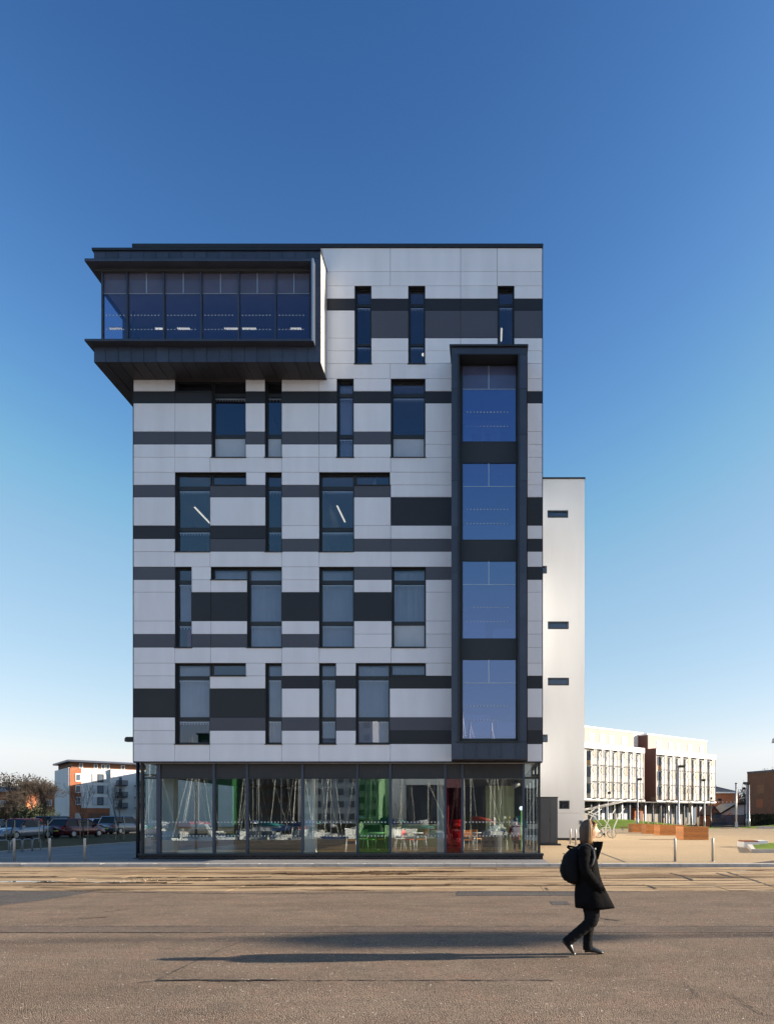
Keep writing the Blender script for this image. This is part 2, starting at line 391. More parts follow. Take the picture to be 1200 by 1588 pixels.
row(625.3,669.3,*[(a,b,'W') for a,b in cb],(659.3,OL,'W'),(ST,END,'W'))
row(669.3,689,*[(a,b,'G') for a,b in cb],(659.3,OL,'W'),(ST,END,'W'))
row(689,709,*[(a,b,'W') for a,b in cb],(659.3,OL,'W'),(ST,END,'W'))
row(709,732.3,(207.3,271.5,'W'),(271.5,326,'W'),(326,437,'W'),(437,494.7,'W'),(494.7,605.7,'W'),(605.7,OL,'W'),(ST,END,'W'))
row(732.3,752,(207.3,271.7,'W'),(381.7,411.7,'W'),(437,495,'W'),(604.5,OL,'W'),(ST,END,'W'))
row(752,771,(207.3,271.7,'G'),(326,411.7,'G'),(437,495,'G'),(549,605.7,'G'),(605.7,OL,'W'),(ST,END,'W'))
row(771,815,(207.3,271.7,'W'),(326,411.7,'W'),(437,495,'W'),(549,605.7,'W'),(605.7,OL,'D'),(ST,END,'D'))
row(815,835.6,(207.3,271.7,'D'),(326,411.7,'D'),(437,495,'W'),(549,605.7,'W'),(605.7,OL,'W'),(ST,END,'W'))
row(835.6,855.3,(207.3,271.7,'W'),(326,411.7,'G'),(437,495,'G'),(549,605.7,'G'),(605.7,OL,'G'),(ST,END,'D'))
row(855.3,879,(207.3,271.5,'W'),(271.5,326,'W'),(326,437,'W'),(437,495,'W'),(495,605.7,'W'),(605.7,OL,'W'),(ST,END,'W'))
row(879,899,(207.3,271.7,'G'),(297.3,327.3,'W'),(437,495,'W'),(549,607.3,'G'),(660,OL,'G'),(ST,END,'D'))
row(899,918.3,(207.3,271.7,'W'),(297.3,327.3,'W'),(327.3,383.3,'W'),(437,495,'W'),(549,607.3,'W'),(660,OL,'W'),(ST,END,'W'))
row(918.3,963,(207.3,271.7,'W'),(297.3,327.3,'D'),(327.3,383.3,'D'),(437,495,'D'),(549,607.3,'D'),(660,OL,'W'),(ST,END,'W'))
row(963,983.3,(207.3,271.7,'W'),(297.3,327.3,'W'),(327.3,383.3,'W'),(437,495,'W'),(549,607.3,'W'),(660,OL,'W'),(ST,END,'W'))
row(983.3,1004,(207.3,271.7,'G'),(297.3,327.3,'G'),(327.3,383.3,'G'),(437,495,'G'),(549,607.3,'W'),(660,OL,'W'),(ST,END,'W'))
row(1004,1028.3,(207.3,271.5,'W'),(271.5,327,'W'),(327,437,'W'),(437,495,'W'),(495,606,'W'),(606,OL,'W'),(ST,END,'W'))
row(1028.3,1048,(207.3,271.7,'W'),(381.3,411.7,'W'),(437,495,'W'),(521,551.7,'W'),(660,OL,'W'),(ST,END,'W'))
row(1048,1067.7,(207.3,271.7,'W'),(325.5,411.7,'W'),(437,495,'D'),(521,551.7,'D'),(604.3,OL,'D'),(ST,END,'D'))
row(1067.7,1112.5,(207.3,271.7,'D'),(325.5,411.7,'D'),(437,495,'W'),(521,551.7,'W'),(604.3,OL,'W'),(ST,END,'W'))
row(1112.5,1133,(207.3,271.7,'W'),(325.5,411.7,'G'),(437,495,'G'),(521,551.7,'G'),(604.3,OL,'G'),(ST,END,'G'))
row(1133,1153.7,(207.3,271.7,'W'),(325.5,411.7,'W'),(437,495,'W'),(521,551.7,'W'),(604.3,OL,'D'),(ST,END,'D'))
row(1153.7,1181,(207.3,271.5,'W'),(271.5,325.5,'W'),(325.5,437,'W'),(437,495,'W'),(495,605,'W'),(605,OL,'W'),(ST,END,'W'))
for q in P: panel(*q)
# windows: (main x0,x1, head, foot, strip(x0,x1)|None, style)
WN=[(550,575.7,443.3,564,None,'a'),(633,659,443.3,564,None,'a'),(771.3,797,443.3,564,None,'a'),
 (328.3,381,587.3,709,(271.7,328.3),'f'),(411,437,587.3,709,None,'f'),(522.3,548.3,587.3,709,None,'b'),(606,659.3,587.3,709,None,'F'),
 (271.7,326,732.3,855.3,(326,381.7),'o'),(411.7,437,732.3,855.3,None,'o'),(495,549,732.3,855.3,(549,604.5),'o'),
 (271.7,297.3,879,1004,None,'m'),(383.3,437,879,1004,(327.3,383.3),'b'),(495,549,879,1004,None,'b'),(607.3,660,879,1004,None,'F2'),
 (271.7,325.5,1028.3,1153.7,(325.5,381.3),'e'),(411.7,437,1028.3,1153.7,None,'b'),(495,521,1028.3,1153.7,None,'b'),(551.7,604.3,1028.3,1153.7,(604.3,660),'b')]
RD=.17; FW=.055
M['orange_screen']=mat('magenta_screen',(.30,.04,.09),.6)
def tilt(o, k=.004):
    ax,az=random.uniform(-k,k),random.uniform(-k,k); vs=o.data.vertices
    cx=sum(v.co.x for v in vs)/len(vs); cz=sum(v.co.z for v in vs)/len(vs)
    for v in vs: v.co.y += ax*(v.co.x-cx)+az*(v.co.z-cz)
    return o
def window(x0,x1,h,f,strip,style):
    a,b=fx(x0),fx(x1); zt,zb=fz(h),fz(f); mid=fz(h+19.7)
    fr=MB(); y0,y1=D0+RD,D0+RD+.07
    holes=[]
    # reveal lining
    def lining(a,b,zb,zt,left=True,right=True,bottom=True):
        fr.box(a,b,D0+.005,y1,zt-.012,zt+.0)
        if left: fr.box(a,a+.014,D0+.003,y1,zb,zt-.012)
        if right: fr.box(b-.014,b,D0+.003,y1,zb,zt-.012)
    if strip:
        sa,sb=fx(strip[0]),fx(strip[1])
        if sa<a-.01:  # strip on the left
            lining(sa,a,mid,zt,True,False); lining(a,b,zb,zt,False,True); fr.box(a,a+.014,D0+.003,y1,zb,mid)
        else:
            lining(a,b,zb,zt,True,False); fr.box(b-.014,b,D0+.003,y1,zb,mid); lining(b,sb,mid,zt,False,True)
    else: lining(a,b,zb,zt)
    # frame members
    def members(a,b,zb,zt,trans):
        fr.box(a+.014,a+.014+FW,y0,y1,zb,zt-.012); fr.box(b-.014-FW,b-.014,y0,y1,zb,zt-.012)
        fr.box(a+.014+FW,b-.014-FW,y0+.001,y1,zt-.012-FW,zt-.012); fr.box(a+.014+FW,b-.014-FW,y0+.001,y1,zb,zb+FW+.02)
        zs=[zt-.012-FW]
        for z,t in trans: fr.box(a+.014+FW,b-.014-FW,y0+.001,y1,z-t/2,z+t/2); zs += [z+t/2,z-t/2]
        zs.append(zb+FW+.02)
        for i in range(0,len(zs),2): holes.append((a+.014+FW,b-.014-FW,zs[i+1],zs[i]))
    if style=='a': tr=[(fz(h+25),.10),(fz(h+87),.09)]
    else: tr=[(fz(h+21.7),.14),(fz(h+86),.15)]
    members(a,b,zb,zt,tr); nmain=len(holes)
    if strip: members(min(sa,sb),max(sa,sb),mid,zt,[])
    sill=.035
    w=obj('window', fr, M['frame'], TB, fixn=False)
    s=MB(); s.box(a-.03,b+(.03 if not (strip and sa>=a) else .0),D0-.035,y0-.001,zb-.03,zb+.0)
    if strip: s.box(min(sa,sb)-(.03 if sa<a else -.002),max(sa,sb)+(.0 if sa<a else .03)-.002,D0-.035,y0-.001,mid-.03,mid-.0)
    obj('sill', s, M['frame'], w, fixn=False)
    for i,(p,q,r,t) in enumerate(holes):
        fro = (style in('f','F','F2') and i==2)
        m = M['frost'] if fro else M['glass']
        tilt(box('pane', p,q,y0+.028,y0+.036,r,t, m, w),.012)
        if not fro and t-r>.5:
            mb=MB(); mb.box(p,q,y0+.05,y0+.06,t-.06,t-.02); k=max(2,int((q-p)/.1))
            for j in range(k): mb.box(p+(j+.5)*(q-p)/k-.012,p+(j+.5)*(q-p)/k+.012,y0+.045,y0+.065,t-.13,t-.07)
            obj('blind_rail', mb, M['blind_light'], w, fixn=False)
        if style=='b' or (style=='F2' and i<2) or (style=='e' and i<2) or (style=='m' and i==1):
            mb=MB(); n=max(3,int((q-p)/.09)); st=(q-p)/n
            for j in range(n):
                cx=p+(j+.5)*st; tw=.3+.25*random.random()
                dx=st*.50*math.cos(tw); dy=st*.5*math.sin(tw)
                mb.poly([(cx-dx,y0+.16-dy,r+.02),(cx+dx,y0+.16+dy,r+.02),(cx+dx,y0+.16+dy,t-.03),(cx-dx,y0+.16-dy,t-.03)])
            if style=='e': mb.v=[(x,y,z) for x,y,z in mb.v]
            obj('blind', mb, M['blind'], w, fixn=False)
        if style=='m' and i==2: box('screen', p+.2,q-.0,y0+.3,y0+.32,r,t-.1, M['orange_screen'], w)
    return holes
for q in WN: window(*q)
# backing wall (with the openings left free)
rects=[]
for x0,x1,h,f,strip,_ in WN:
    rects.append((x0,x1,h,f))
    if strip: rects.append((strip[0],strip[1],h,h+19.7))
rects.append((706,808,549,1152)) # oriel opening
rects.append((208,499,400,528)) # opening into the cantilevered box
def backing(rects, X0,X1,Y0,Y1, ya,yb):
    xs=sorted({X0,X1}|{r[0] for r in rects}|{r[1] for r in rects}); ys=sorted({Y0,Y1}|{r[2] for r in rects}|{r[3] for r in rects})
    mb=MB()
    for j in range(len(ys)-1):
        run=None
        for i in range(len(xs)-1):
            cx=(xs[i]+xs[i+1])/2; cy=(ys[j]+ys[j+1])/2
            hole=any(r[0]<cx<r[1] and r[2]<cy<r[3] for r in rects)
            if not hole and run is None: run=xs[i]
            if (hole or i==len(xs)-2) and run is not None:
                mb.box(fx(run),fx(xs[i] if hole else xs[i+1]),ya,yb,fz(ys[j+1]),fz(ys[j])); run=None
    return mb
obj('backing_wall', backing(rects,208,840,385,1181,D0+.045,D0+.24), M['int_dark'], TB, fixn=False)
# sides, roof, parapet
sw=MB(); sw.box(XL+.01,XL+.24,D0+.25,DEEP,3.8,18.9); sw.box(XL+.01,XL+.24,D0+.25,DEEP,21.7,fz(385)); obj('side_wall', sw, M['panel_D'], TB, fixn=False)
sw=MB(); sw.box(XR-.24,XR-.01,D0+.25,DEEP,3.8,fz(385)); obj('side_wall', sw, M['panel_D'], TB, fixn=False)
hb=[fz(y) for y in (1181,1028,879,732,587,443,385)]
for i in range(6):
    for j in range(6):
        y0=D0+.05+j*3.5; y1=min(DEEP,y0+3.49)
        c='W' if (i+j)%3 else 'G'
        for sx in ((XL-.02,XL+.008),(XR-.008,XR+.02)):
            if i==4 and sx[0]<-5: continue
            box('cladding_panel', sx[0],sx[1],y0+(.0 if j else .0),y1,hb[i]+.006,hb[i+1]-.006, M['panel_'+c], TB)
box('parapet_cap', XL-.03,XR+.03,D0-.05,D0+.35,fz(384.4),fz(379.3), M['frame'], TB)
box('corner_trim', XL-.021,XL+.003,D0-.006,D0+.048,fz(1181),fz(384.5), M['frame'], TB)
box('corner_trim', XR-.003,XR+.021,D0-.006,D0+.048,fz(1181),fz(384.5), M['frame'], TB)
box('roof', XL,XR,D0+.35,DEEP,fz(392),fz(388), M['zinc_dark'], TB)
box('side_parapet', XL-.02,XL+.25,D0+.36,DEEP,fz(386),fz(380.5), M['frame'], TB)
box('side_parapet', XR-.25,XR+.02,D0+.36,DEEP,fz(386),fz(380.5), M['frame'], TB)
# interior: slabs, ceilings, walls
for h in (443.3,587.3,732.3,879,1028.3):
    zc=fz(h-1)
    box('floor_slab', XL+.25,XR-.25,D0+.25,36,zc+.05,zc+.5, M['int_ceil'], TB)
box('floor_slab', XL+.25,XR-.25,D0+.25,36,3.75,4.2, M['int_ceil'], TB)
box('core_wall', XL+.25,XR-.25,32.0,32.2,4.2,fz(392), M['int_wall'], TB)
for px in (390,485,577,690):
    box('room_partition', fx(px)-.06,fx(px)+.06,D0+.5,32,4.2,fz(590), M['int_wall'], TB)
# desks seen through the third-storey panes
for px,w_ in ((300,1.2),(520,1.3),(425,.6)):
    t=thing('desk','pale desk with a monitor behind the %s pane of the third row of windows'%{300:'left tall',520:'central tall',425:'narrow'}[px],'desk',(X(px,27.3),27.3,fz(879)+.55+.0))
    zb=fz(868)
    MW[t.name]=Matrix.Translation((X(px,27.3),27.3,zb)); t.location=(X(px,27.3),27.3,zb)
    obj('desktop', MB().box(-w_/2,w_/2,-.35,.35,.72,.75), M['white'], t, w=False)
    for sx in (-1,1): obj('leg', MB().box(sx*w_/2-.03,sx*w_/2+.03,-.3,.3,0,.72), M['alum'], t, w=False)
    obj('monitor', MB().box(-.25,.25,.05,.09,.85,1.18).box(-.03,.03,.08,.11,.75,.9), M['black'], t, w=False)
# lit tubes seen through the windows
def tube_light(pxa,pya,zc,pxb=None,length=1.5,label=''):
    d=(zc-EYE)*FPX/(VY-pya); x=X(pxa,d)
    t=thing('ceiling_light',label,'light',(x,d,zc))
    obj('housing', MB().box(x-.05,x+.05,d,d+length,zc-.0,zc+.08), M['white'], t)
    obj('tube', MB().box(x-.022,x+.022,d+.03,d+length-.03,zc-.035,zc-.001), M['lamp_on'], t)
zc=fz(733)-.12
tube_light(301.5,785.5,zc,length=1.6,label='lit strip light behind the left window of the third row from the top, running backwards')
tube_light(522.5,783.5,zc,length=1.6,label='lit strip light behind the middle L-shaped window of the third row')
tube_light(777.5,508,fz(443.3)-.1,length=.8,label='lit strip light in the top right narrow window')
t=thing('globe_lamp','round lit lamp low in the narrow top window right of centre','lamp',(X(656,27),27,Z(550,27)))
obj('globe', MB().ball((X(656,27),27,Z(550,27)),.06), M['lamp_on'], t)
obj('cord', MB().tube([(X(656,27),27,Z(550,27)+.06),(X(656,27),27,fz(444))],.006,5), M['black'], t)
# ---------------------------------------------------------------- cantilevered glass box
DB=24.81; DV=24.52; DG=24.95
def bx_(p): return X(p,DB)
def bz_(p): return Z(p,DB)
BXR=bx_(496.7); BXL=bx_(146); BZ0=bz_(561.5); BZ1=bz_(389.5); BZm=bz_(536.5); BZt=bz_(400.5)
BACK=37.0
def seam(x0,x1,z0,z1,y0=DB,y1=DB+.03,m='zinc',ax='x'):
    mb=MB(); e=.005
    mb.box(x0+e,x1-e,y0,y1,z0+e,z1-e)
    obj('metal_panel', mb, M[m], TB, fixn=False)
xs=[146]+[164.3+19.53*i for i in range(17)]
for i in range(len(xs)-1): seam(bx_(xs[i]),bx_(xs[i+1]),BZ0,BZm)
seam(bx_(xs[-1]),BXR,BZ0,BZm)
for i in range(len(xs)-1): seam(bx_(xs[i]),bx_(xs[i+1]),BZt,BZ1)
seam(bx_(xs[-1]),BXR,BZt,BZ1)
for a,b in ((400.5,443),(443,501.7),(501.7,536.5)): seam(bx_(486.5),BXR,bz_(b),bz_(a))
box('bay_carcass', bx_(480)+.0,BXR-.03,DB+.031,DG+.7,BZm,BZt, M['zinc_dark'], TB)
box('bay_carcass', BXL+.02,BXR-.03,DB+.031,BACK,BZ0+.03,bz_(528), M['int_dark'], TB)
box('bay_carcass', BXL+.02,BXR-.03,DB+.031,BACK,bz_(419),BZ1-.01, M['int_dark'], TB)
# standing seams
for p in xs[1:]:
    for z0,z1 in ((BZ0,BZm),(BZt,BZ1)): box('standing_seam', bx_(p)-.007,bx_(p)+.007,DB-.022,DB,z0,z1, M['zinc'], TB)
# soffit strips
n=len(xs)
allx=xs+[496.7]
for i in range(len(allx)-1):
    a,b=bx_(allx[i]),bx_(allx[i+1])
    y1 = D0 if b>XL else BACK
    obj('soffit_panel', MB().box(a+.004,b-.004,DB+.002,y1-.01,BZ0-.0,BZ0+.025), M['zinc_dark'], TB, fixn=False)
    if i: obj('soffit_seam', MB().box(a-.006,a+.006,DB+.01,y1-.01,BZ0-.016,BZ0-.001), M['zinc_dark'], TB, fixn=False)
# left flank
for i in range(24):
    y0=DB+.03+i*.5
    box('metal_panel', BXL-.0,BXL+.02,y0+.004,y0+.496,BZ0,BZm, M['zinc'], TB)
    box('metal_panel', BXL-.0,BXL+.02,y0+.004,y0+.496,BZt,BZ1, M['zinc'], TB)
# right flank: pale panels in the sun
zz=[BZ0+.02+i*(BZ1-BZ0-.03)/7 for i in range(8)]
for i in range(7):
    for y0,y1 in ((DB+.045,DB+.53),(DB+.54,D0-.004)):
        box('cladding_panel', BXR-.03,BXR,y0,y1,zz[i]+.006,zz[i+1]-.006, M['return'], TB)
box('bay_edge_trim', BXR-.02,BXR+.012,DB-.004,DB+.04,BZ0,BZ1, M['zinc'], TB)
box('bay_cap', bx_(143.8),BXR+.03,DB-.05,D0-.06,BZ1+.002,bz_(385.6), M['frame'], TB)
box('bay_cap', bx_(143.8),XL-.04,D0-.06,BACK,BZ1+.002,bz_(385.6), M['frame'], TB)
# visor and ledge
VL=X(131.5,DV); VR=X(486,DV)
def slab(name, zt,zb, m='zinc_dark'):
    o=MB(); o.box(VL,VR,DV,DG-.03,zb,zt); o.box(VL,BXL-.002,DG-.03,BACK,zb,zt)
    return obj(name,o,M[m],TB,fixn=False)
slab('visor', Z(400.6,DV),Z(404.8,DV),'zinc')
slab('ledge', Z(525.3,DV),Z(528.7,DV),'zinc')
o=MB(); o.box(X(481.5,DV),X(486,DV),DV+.002,DG-.03,Z(525.3,DV),Z(404.8,DV)); obj('visor_cheek',o,M['zinc'],TB,fixn=False)
o=MB(); o.box(X(483.6,DV),X(486.3,DV),DV-.012,DV+.002,Z(528.7,DV),Z(400.6,DV)); obj('edge_trim',o,M['alum'],TB,fixn=False)
# glazing of the box
gl=[160.6,199,255.7,313.3,371.3,428.3,480.5]
GZ0=Z(525.5,DG)-.05; GZ1=Z(420,DG); GT=Z(456,DG)
subm=[None,227.7,284.7,342.3,399.3,456]
for i in range(6):
    a,b=X(gl[i],DG)+.02,X(gl[i+1],DG)-.02
    g=box('bay_pane', a,b,DG,DG+.012,GZ0,GT, M['glass_box'], TB)
    if subm[i]:
        c=X(subm[i],DG)
        box('upper_pane', a,c-.012,DG+.004,DG+.012,GT+.03,GZ1, M['spandrel_glass'], TB); box('upper_pane', c+.012,b,DG+.004,DG+.012,GT+.03,GZ1, M['spandrel_glass'], TB)
        box('thin_mullion', c-.012,c+.012,DG-.012,DG+.02,GT+.022,GZ1, M['alum'], TB)
    else: box('upper_pane', a,b,DG+.004,DG+.012,GT+.03,GZ1, M['spandrel_glass'], TB)
    box('transom', a,b,DG-.006,DG+.02,GT,GT+.022, M['galv'], TB)
    box('mullion', a-.055,a-.001,DG-.07,DG+.05,GZ0,GZ1, M['zinc'], TB)
    mb=MB(); k=int((b-a-.1)/.125)
    for py in (489,511):
        z=Z(py,DG)
        for j in range(k): mb.box(a+.08+j*.125,a+.12+j*.125,DG-.003,DG-.001,z-.02,z+.02)
    obj('manifestation_dots', mb, M['blind_light'], g, fixn=False, kind='stuff')
SX=X(160.6,DG)
g=box('bay_pane', SX,SX+.012,DG+.03,26.25,GZ0,GT, M['glass_box'], TB)
box('upper_pane', SX,SX+.01,DG+.03,26.25,GT,GZ1, M['spandrel_glass'], TB)
box('bay_side_wall', SX,SX+.12,26.26,BACK,GZ0,GZ1, M['zinc_dark'], TB)
box('bay_floor', SX+.01,BXR-.05,DG+.05,33,bz_(528)+.005,Z(525,DG)-.03, M['int_dark'], TB)
box('bay_ceiling', SX+.13,BXR-.05,DG+.02,33,Z(455,DG)+.02,Z(455,DG)+.06, M['int_wall'], TB)
box('bay_back_wall', SX+.13,BXR-.05,33,33.1,GZ0,GZ1, M['int_wall'], TB)
zc=Z(455,DG)+.015
for k,(a,b) in enumerate(((163,178),(240,252),(274,294),(347,369),(375,397),(450,467))):
    y0=(zc-EYE)*FPX/(VY-506.5); y1=(zc-EYE)*FPX/(VY-510.5)
    xa,xb=X(a,y0),X(b,y0)
    if k==0: xa+=.15; xb=xa+.5
    t=thing('louvre_light','louvred ceiling light in the glass box, %s'%['behind its leftmost pane','cut by the second mullion','behind its third pane','against the right edge of its fourth pane','at the left of its fifth pane','behind its rightmost pane'][k],'light',((xa+xb)/2,y0,zc))
    obj('housing', MB().box(xa,xb,y0,y1,zc-.03,zc-.002), M['alum'], t)
    mb=MB(); nn=7
    for j in range(nn):
        q=xa+(j+.15)*(xb-xa)/nn; mb.box(q,q+(xb-xa)/nn*.6,y0+.02,y1-.02,zc-.04,zc-.031)
    obj('lit_cell', mb, M['lamp_on'], t)
# ---------------------------------------------------------------- oriel
DO=24.93; DGO=25.49
def ox(p): return X(p,DO)
def oz(p): return Z(p,DO)
OXL,OXR=ox(699.6),ox(816.4); IXL,IXR=ox(710.9),ox(804.2)
OZ0,OZ1=oz(1177.5),oz(538.5); IZ0,IZ1=oz(1149.5),oz(550.5)
ys=[550.5]+[602.5+71.4*i for i in range(8)]+[1149.5]
for a,b in zip(ys[:-1],ys[1:]):
    for x0,x1 in ((OXL,IXL),(IXR,OXR)): seam(x0,x1,oz(b),oz(a),DO,DO+.04)
tx=[699.6,717,736.7,756,776,795.7,816.4]
for a,b in zip(tx[:-1],tx[1:]): seam(ox(a),ox(b),IZ1,OZ1,DO,DO+.04)
bxs=[699.6,719,738.9,758.7,778.3,798,816.4]
for a,b in zip(bxs[:-1],bxs[1:]): seam(ox(a),ox(b),OZ0,IZ0,DO,DO+.04)
def sm(*q): box('standing_seam', *q, M['zinc'], TB)
for p in tx[1:-1]: sm(ox(p)-.006,ox(p)+.006,DO-.018,DO,IZ1,OZ1)
for p in bxs[1:-1]: sm(ox(p)-.006,ox(p)+.006,DO-.018,DO,OZ0,IZ0)
for p in ys[1:-1]: sm(OXL,IXL,DO-.012,DO,oz(p)-.006,oz(p)+.006); sm(IXR,OXR,DO-.012,DO,oz(p)-.006,oz(p)+.006)
o=MB(); o.box(OXL+.002,IXL-.03,DO+.041,D0-.004,OZ0+.01,OZ1-.01); o.box(IXR+.03,OXR-.002,DO+.041,D0-.004,OZ0+.01,OZ1-.01)
o.box(IXL-.03,IXR+.03,DO+.041,D0-.004,OZ0+.01,IZ0-.05); o.box(IXL-.03,IXR+.03,DO+.041,D0-.004,IZ1+.03,OZ1-.01)
obj('oriel_carcass',o,M['zinc_dark'],TB,fixn=False)
o=MB(); o.box(IXL-.03,IXL+.03,DO-.03,DGO+.35,IZ0,IZ1); o.box(IXR-.03,IXR+.03,DO-.03,DGO+.35,IZ0,IZ1)
o.box(IXL-.031,IXR+.031,DO-.03,DGO+.35,IZ1,IZ1+.03); o.box(IXL-.06,IXR+.06,DO-.05,DGO+.35,IZ0-.05,IZ0)
obj('oriel_reveal',o,M['frame'],TB,fixn=False)
box('oriel_cap', ox(696.9),ox(818.6),DO-.07,D0-.004,OZ1+.002,oz(535.6), M['frame'], TB)
for i in range(3):
    for s,xx in ((-1,OXL),(1,OXR)):
        pass
g0,g1=X(717.3,DGO),X(799.2,DGO); gm=X(757.6,DGO)
lev=[(567.7,685.3),(718.5,837.3),(870.5,990.3),(1023.3,1145.3)]
for a,b in ((IXL+.03,g0),(g1,IXR-.03)): box('oriel_jamb', a,b,DGO-.02,DGO+.06,IZ0,IZ1, M['frame'], TB)
for i,(a,b) in enumerate(lev):
    za,zb=Z(a,DGO),Z(b,DGO); zt=Z(a+36,DGO)
    g=tilt(box('oriel_pane', g0+.003,g1-.003,DGO,DGO+.012,zb,zt-.012, M['glass_oriel'], TB),.006)
    mm=M['spandrel_oriel'] if 'spandrel_oriel' in M else None
    if mm is None: M['spandrel_oriel']=mat('spandrel_oriel',(.10,.115,.22),.08,var=.1,scale=1.5,spec=.9)
    for p,q in ((g0+.003,gm-.015),(gm+.015,g1-.003)): box('upper_pane', p,q,DGO+.002,DGO+.012,zt+.012,za, M['spandrel_oriel'] if i==0 else M['glass_oriel'], TB)
    box('thin_mullion', gm-.013,gm+.013,DGO-.012,DGO+.02,zt+.012,za, M['alum'], TB)
    box('transom', g0+.003,g1-.003,DGO-.008,DGO+.02,zt-.009,zt+.009, M['alum'], TB)
    mb=MB(); k=int((g1-g0-.3)/.125)
    for py in (a+71.5,a+93.5):
        z=Z(py,DGO)
        for j in range(k): mb.box(g0+.15+j*.125,g0+.19+j*.125,DGO-.003,DGO-.001,z-.02,z+.02)
    obj('manifestation_dots', mb, M['blind_light'], g, fixn=False, kind='stuff')
    zn = Z(lev[i+1][0],DGO) if i<3 else IZ0
    if i<3:
        box('spandrel_panel', g0,g1,DGO-.03,DGO+.05,zn+.03,zb-.03, M['louvre'], TB)
        box('spandrel_frame', g0,g1,DGO-.035,DGO+.055,zb-.03,zb, M['frame'], TB); box('spandrel_frame', g0,g1,DGO-.035,DGO+.055,zn,zn+.03, M['frame'], TB)
box('oriel_sill_frame', g0,g1,DGO-.02,DGO+.05,IZ0,Z(1145.3,DGO), M['frame'], TB)
box('oriel_head_frame', g0,g1,DGO-.02,DGO+.05,Z(567.7,DGO),IZ1, M['frame'], TB)
for i,(a,b) in enumerate(lev): # floors run out into the oriel
    zb=Z(b,DGO)
    box('floor_edge', IXL+.04,IXR-.04,DGO+.07,D0+.25,zb-.35,zb-.02, M['int_dark'], TB)
# pale partition in the top room of the oriel
zb=Z(685.3,DGO)
w=MB(); d=27.2; w.box(X(719,d),X(775,d),d,d+.1,zb,Z(651,d)); obj('room_partition', w, M['int_ceil'], TB)
w=MB(); w.box(X(731,d),X(745,d),d-.05,d-.002,zb,Z(674,d)); w.box(X(752,d),X(760,d),d-.05,d-.002,zb,Z(673,d)); obj('inner_door', w, M['int_dark'], TB)
t=thing('linear_light','dim linear ceiling light behind the top window of the dark projecting bay','light',(X(764,28),28,Z(619,28)))
obj('housing', MB().box(X(738,28),X(790,28),28,28.12,Z(619,28),Z(617,28)), M['alum'], t)
obj('lit_cell', MB().box(X(738,28)+.03,X(790,28)-.03,27.99,27.999,Z(618.8,28),Z(617.3,28)), M['lamp_on'], t)
for (pa,pb,py0,py1,d) in ((719,752,1000,962,26.4),(764,798,1000,975,26.5),(719,798,845,815,27.0),(722,760,1140,1108,26.6),(770,797,1140,1120,26.4)):
    zlo=Z(py0,d); zhi=Z(py1,d)
    if py0==1000: zlo=Z(990,d)
    if py0==845: zlo=Z(837,d)
    box('added_pale_box', X(pa,d),X(pb,d),d,d+.4,zlo,zhi, M['int_ceil'], TB)  # pale boxes added close behind the glass to lighten the lower panes
# things on the oriel sills
zs=Z(1145.3,DGO)+.02
t=thing('desk_chair','dark office chair behind the third window of the projecting bay','chair',(X(733,27.4),27.4,Z(990,27.4)))
xx=X(733,27.4); zz_=Z(993,27.4)
obj('backrest', MB().box(xx-.42,xx-.34,27.3,27.7,zz_+.45,zz_+1.15), M['black'], t)
obj('seat', MB().box(xx-.35,xx+.1,27.25,27.75,zz_+.40,zz_+.48), M['black'], t)
obj('pedestal', MB().tube([(xx-.1,27.5,zz_+.05),(xx-.1,27.5,zz_+.4)],.03,6).bar((xx-.35,27.5,zz_+.04),(xx+.15,27.5,zz_+.04),.05).bar((xx-.1,27.25,zz_+.04),(xx-.1,27.75,zz_+.04),.05), M['alum'], t)
t=thing('paper_box','low pale blue box on the floor by the third window of the projecting bay','box',(X(747,26.9),26.9,Z(992,26.9)))
obj('carton', MB().box(X(738,26.9),X(753,26.9),26.8,27.1,Z(993,26.9),Z(984,26.9)), M['frost'], t)
obj('lid', MB().box(X(737.5,26.9),X(753.5,26.9),26.79,27.11,Z(984,26.9),Z(983,26.9)), M['white'], t)
# ---------------------------------------------------------------- ground floor
DGF=26.2; GXL=X(220,DGF); GXR=X(836.8,DGF)
def gz(p): return Z(p,DGF)
PL=thing('plinth','low dark blue brick plinth under the ground-floor glazing','plinth',(0,25.75,.1)) if False else None
box('brick_plinth', X(215,25.75),X(841.5,25.75),25.75,DGF-.1,.1,Z(1327.2,25.75), M['brick_dark'], TB)
box('brick_plinth', GXL-.02,GXL+.15,DGF-.1,36,.1,.28, M['brick_dark'], TB); box('brick_plinth', GXR-.15,GXR+.1,DGF-.1,36,.1,.28, M['brick_dark'], TB)
box('plinth_cap', X(214,25.7),X(842.6,25.7),25.70,DGF+.1,Z(1327.0,25.75),Z(1323.5,25.75), M['frame'], TB)
mu=[220,247.0,332.5,384,469.5,554.5,605.3,690.3,716.7,811.3,836.8]
zb,zh,zt_=gz(1322.3),gz(1207.8),gz(1182)
kinds=['c','c','c','c','c','g','c','r','c','c']
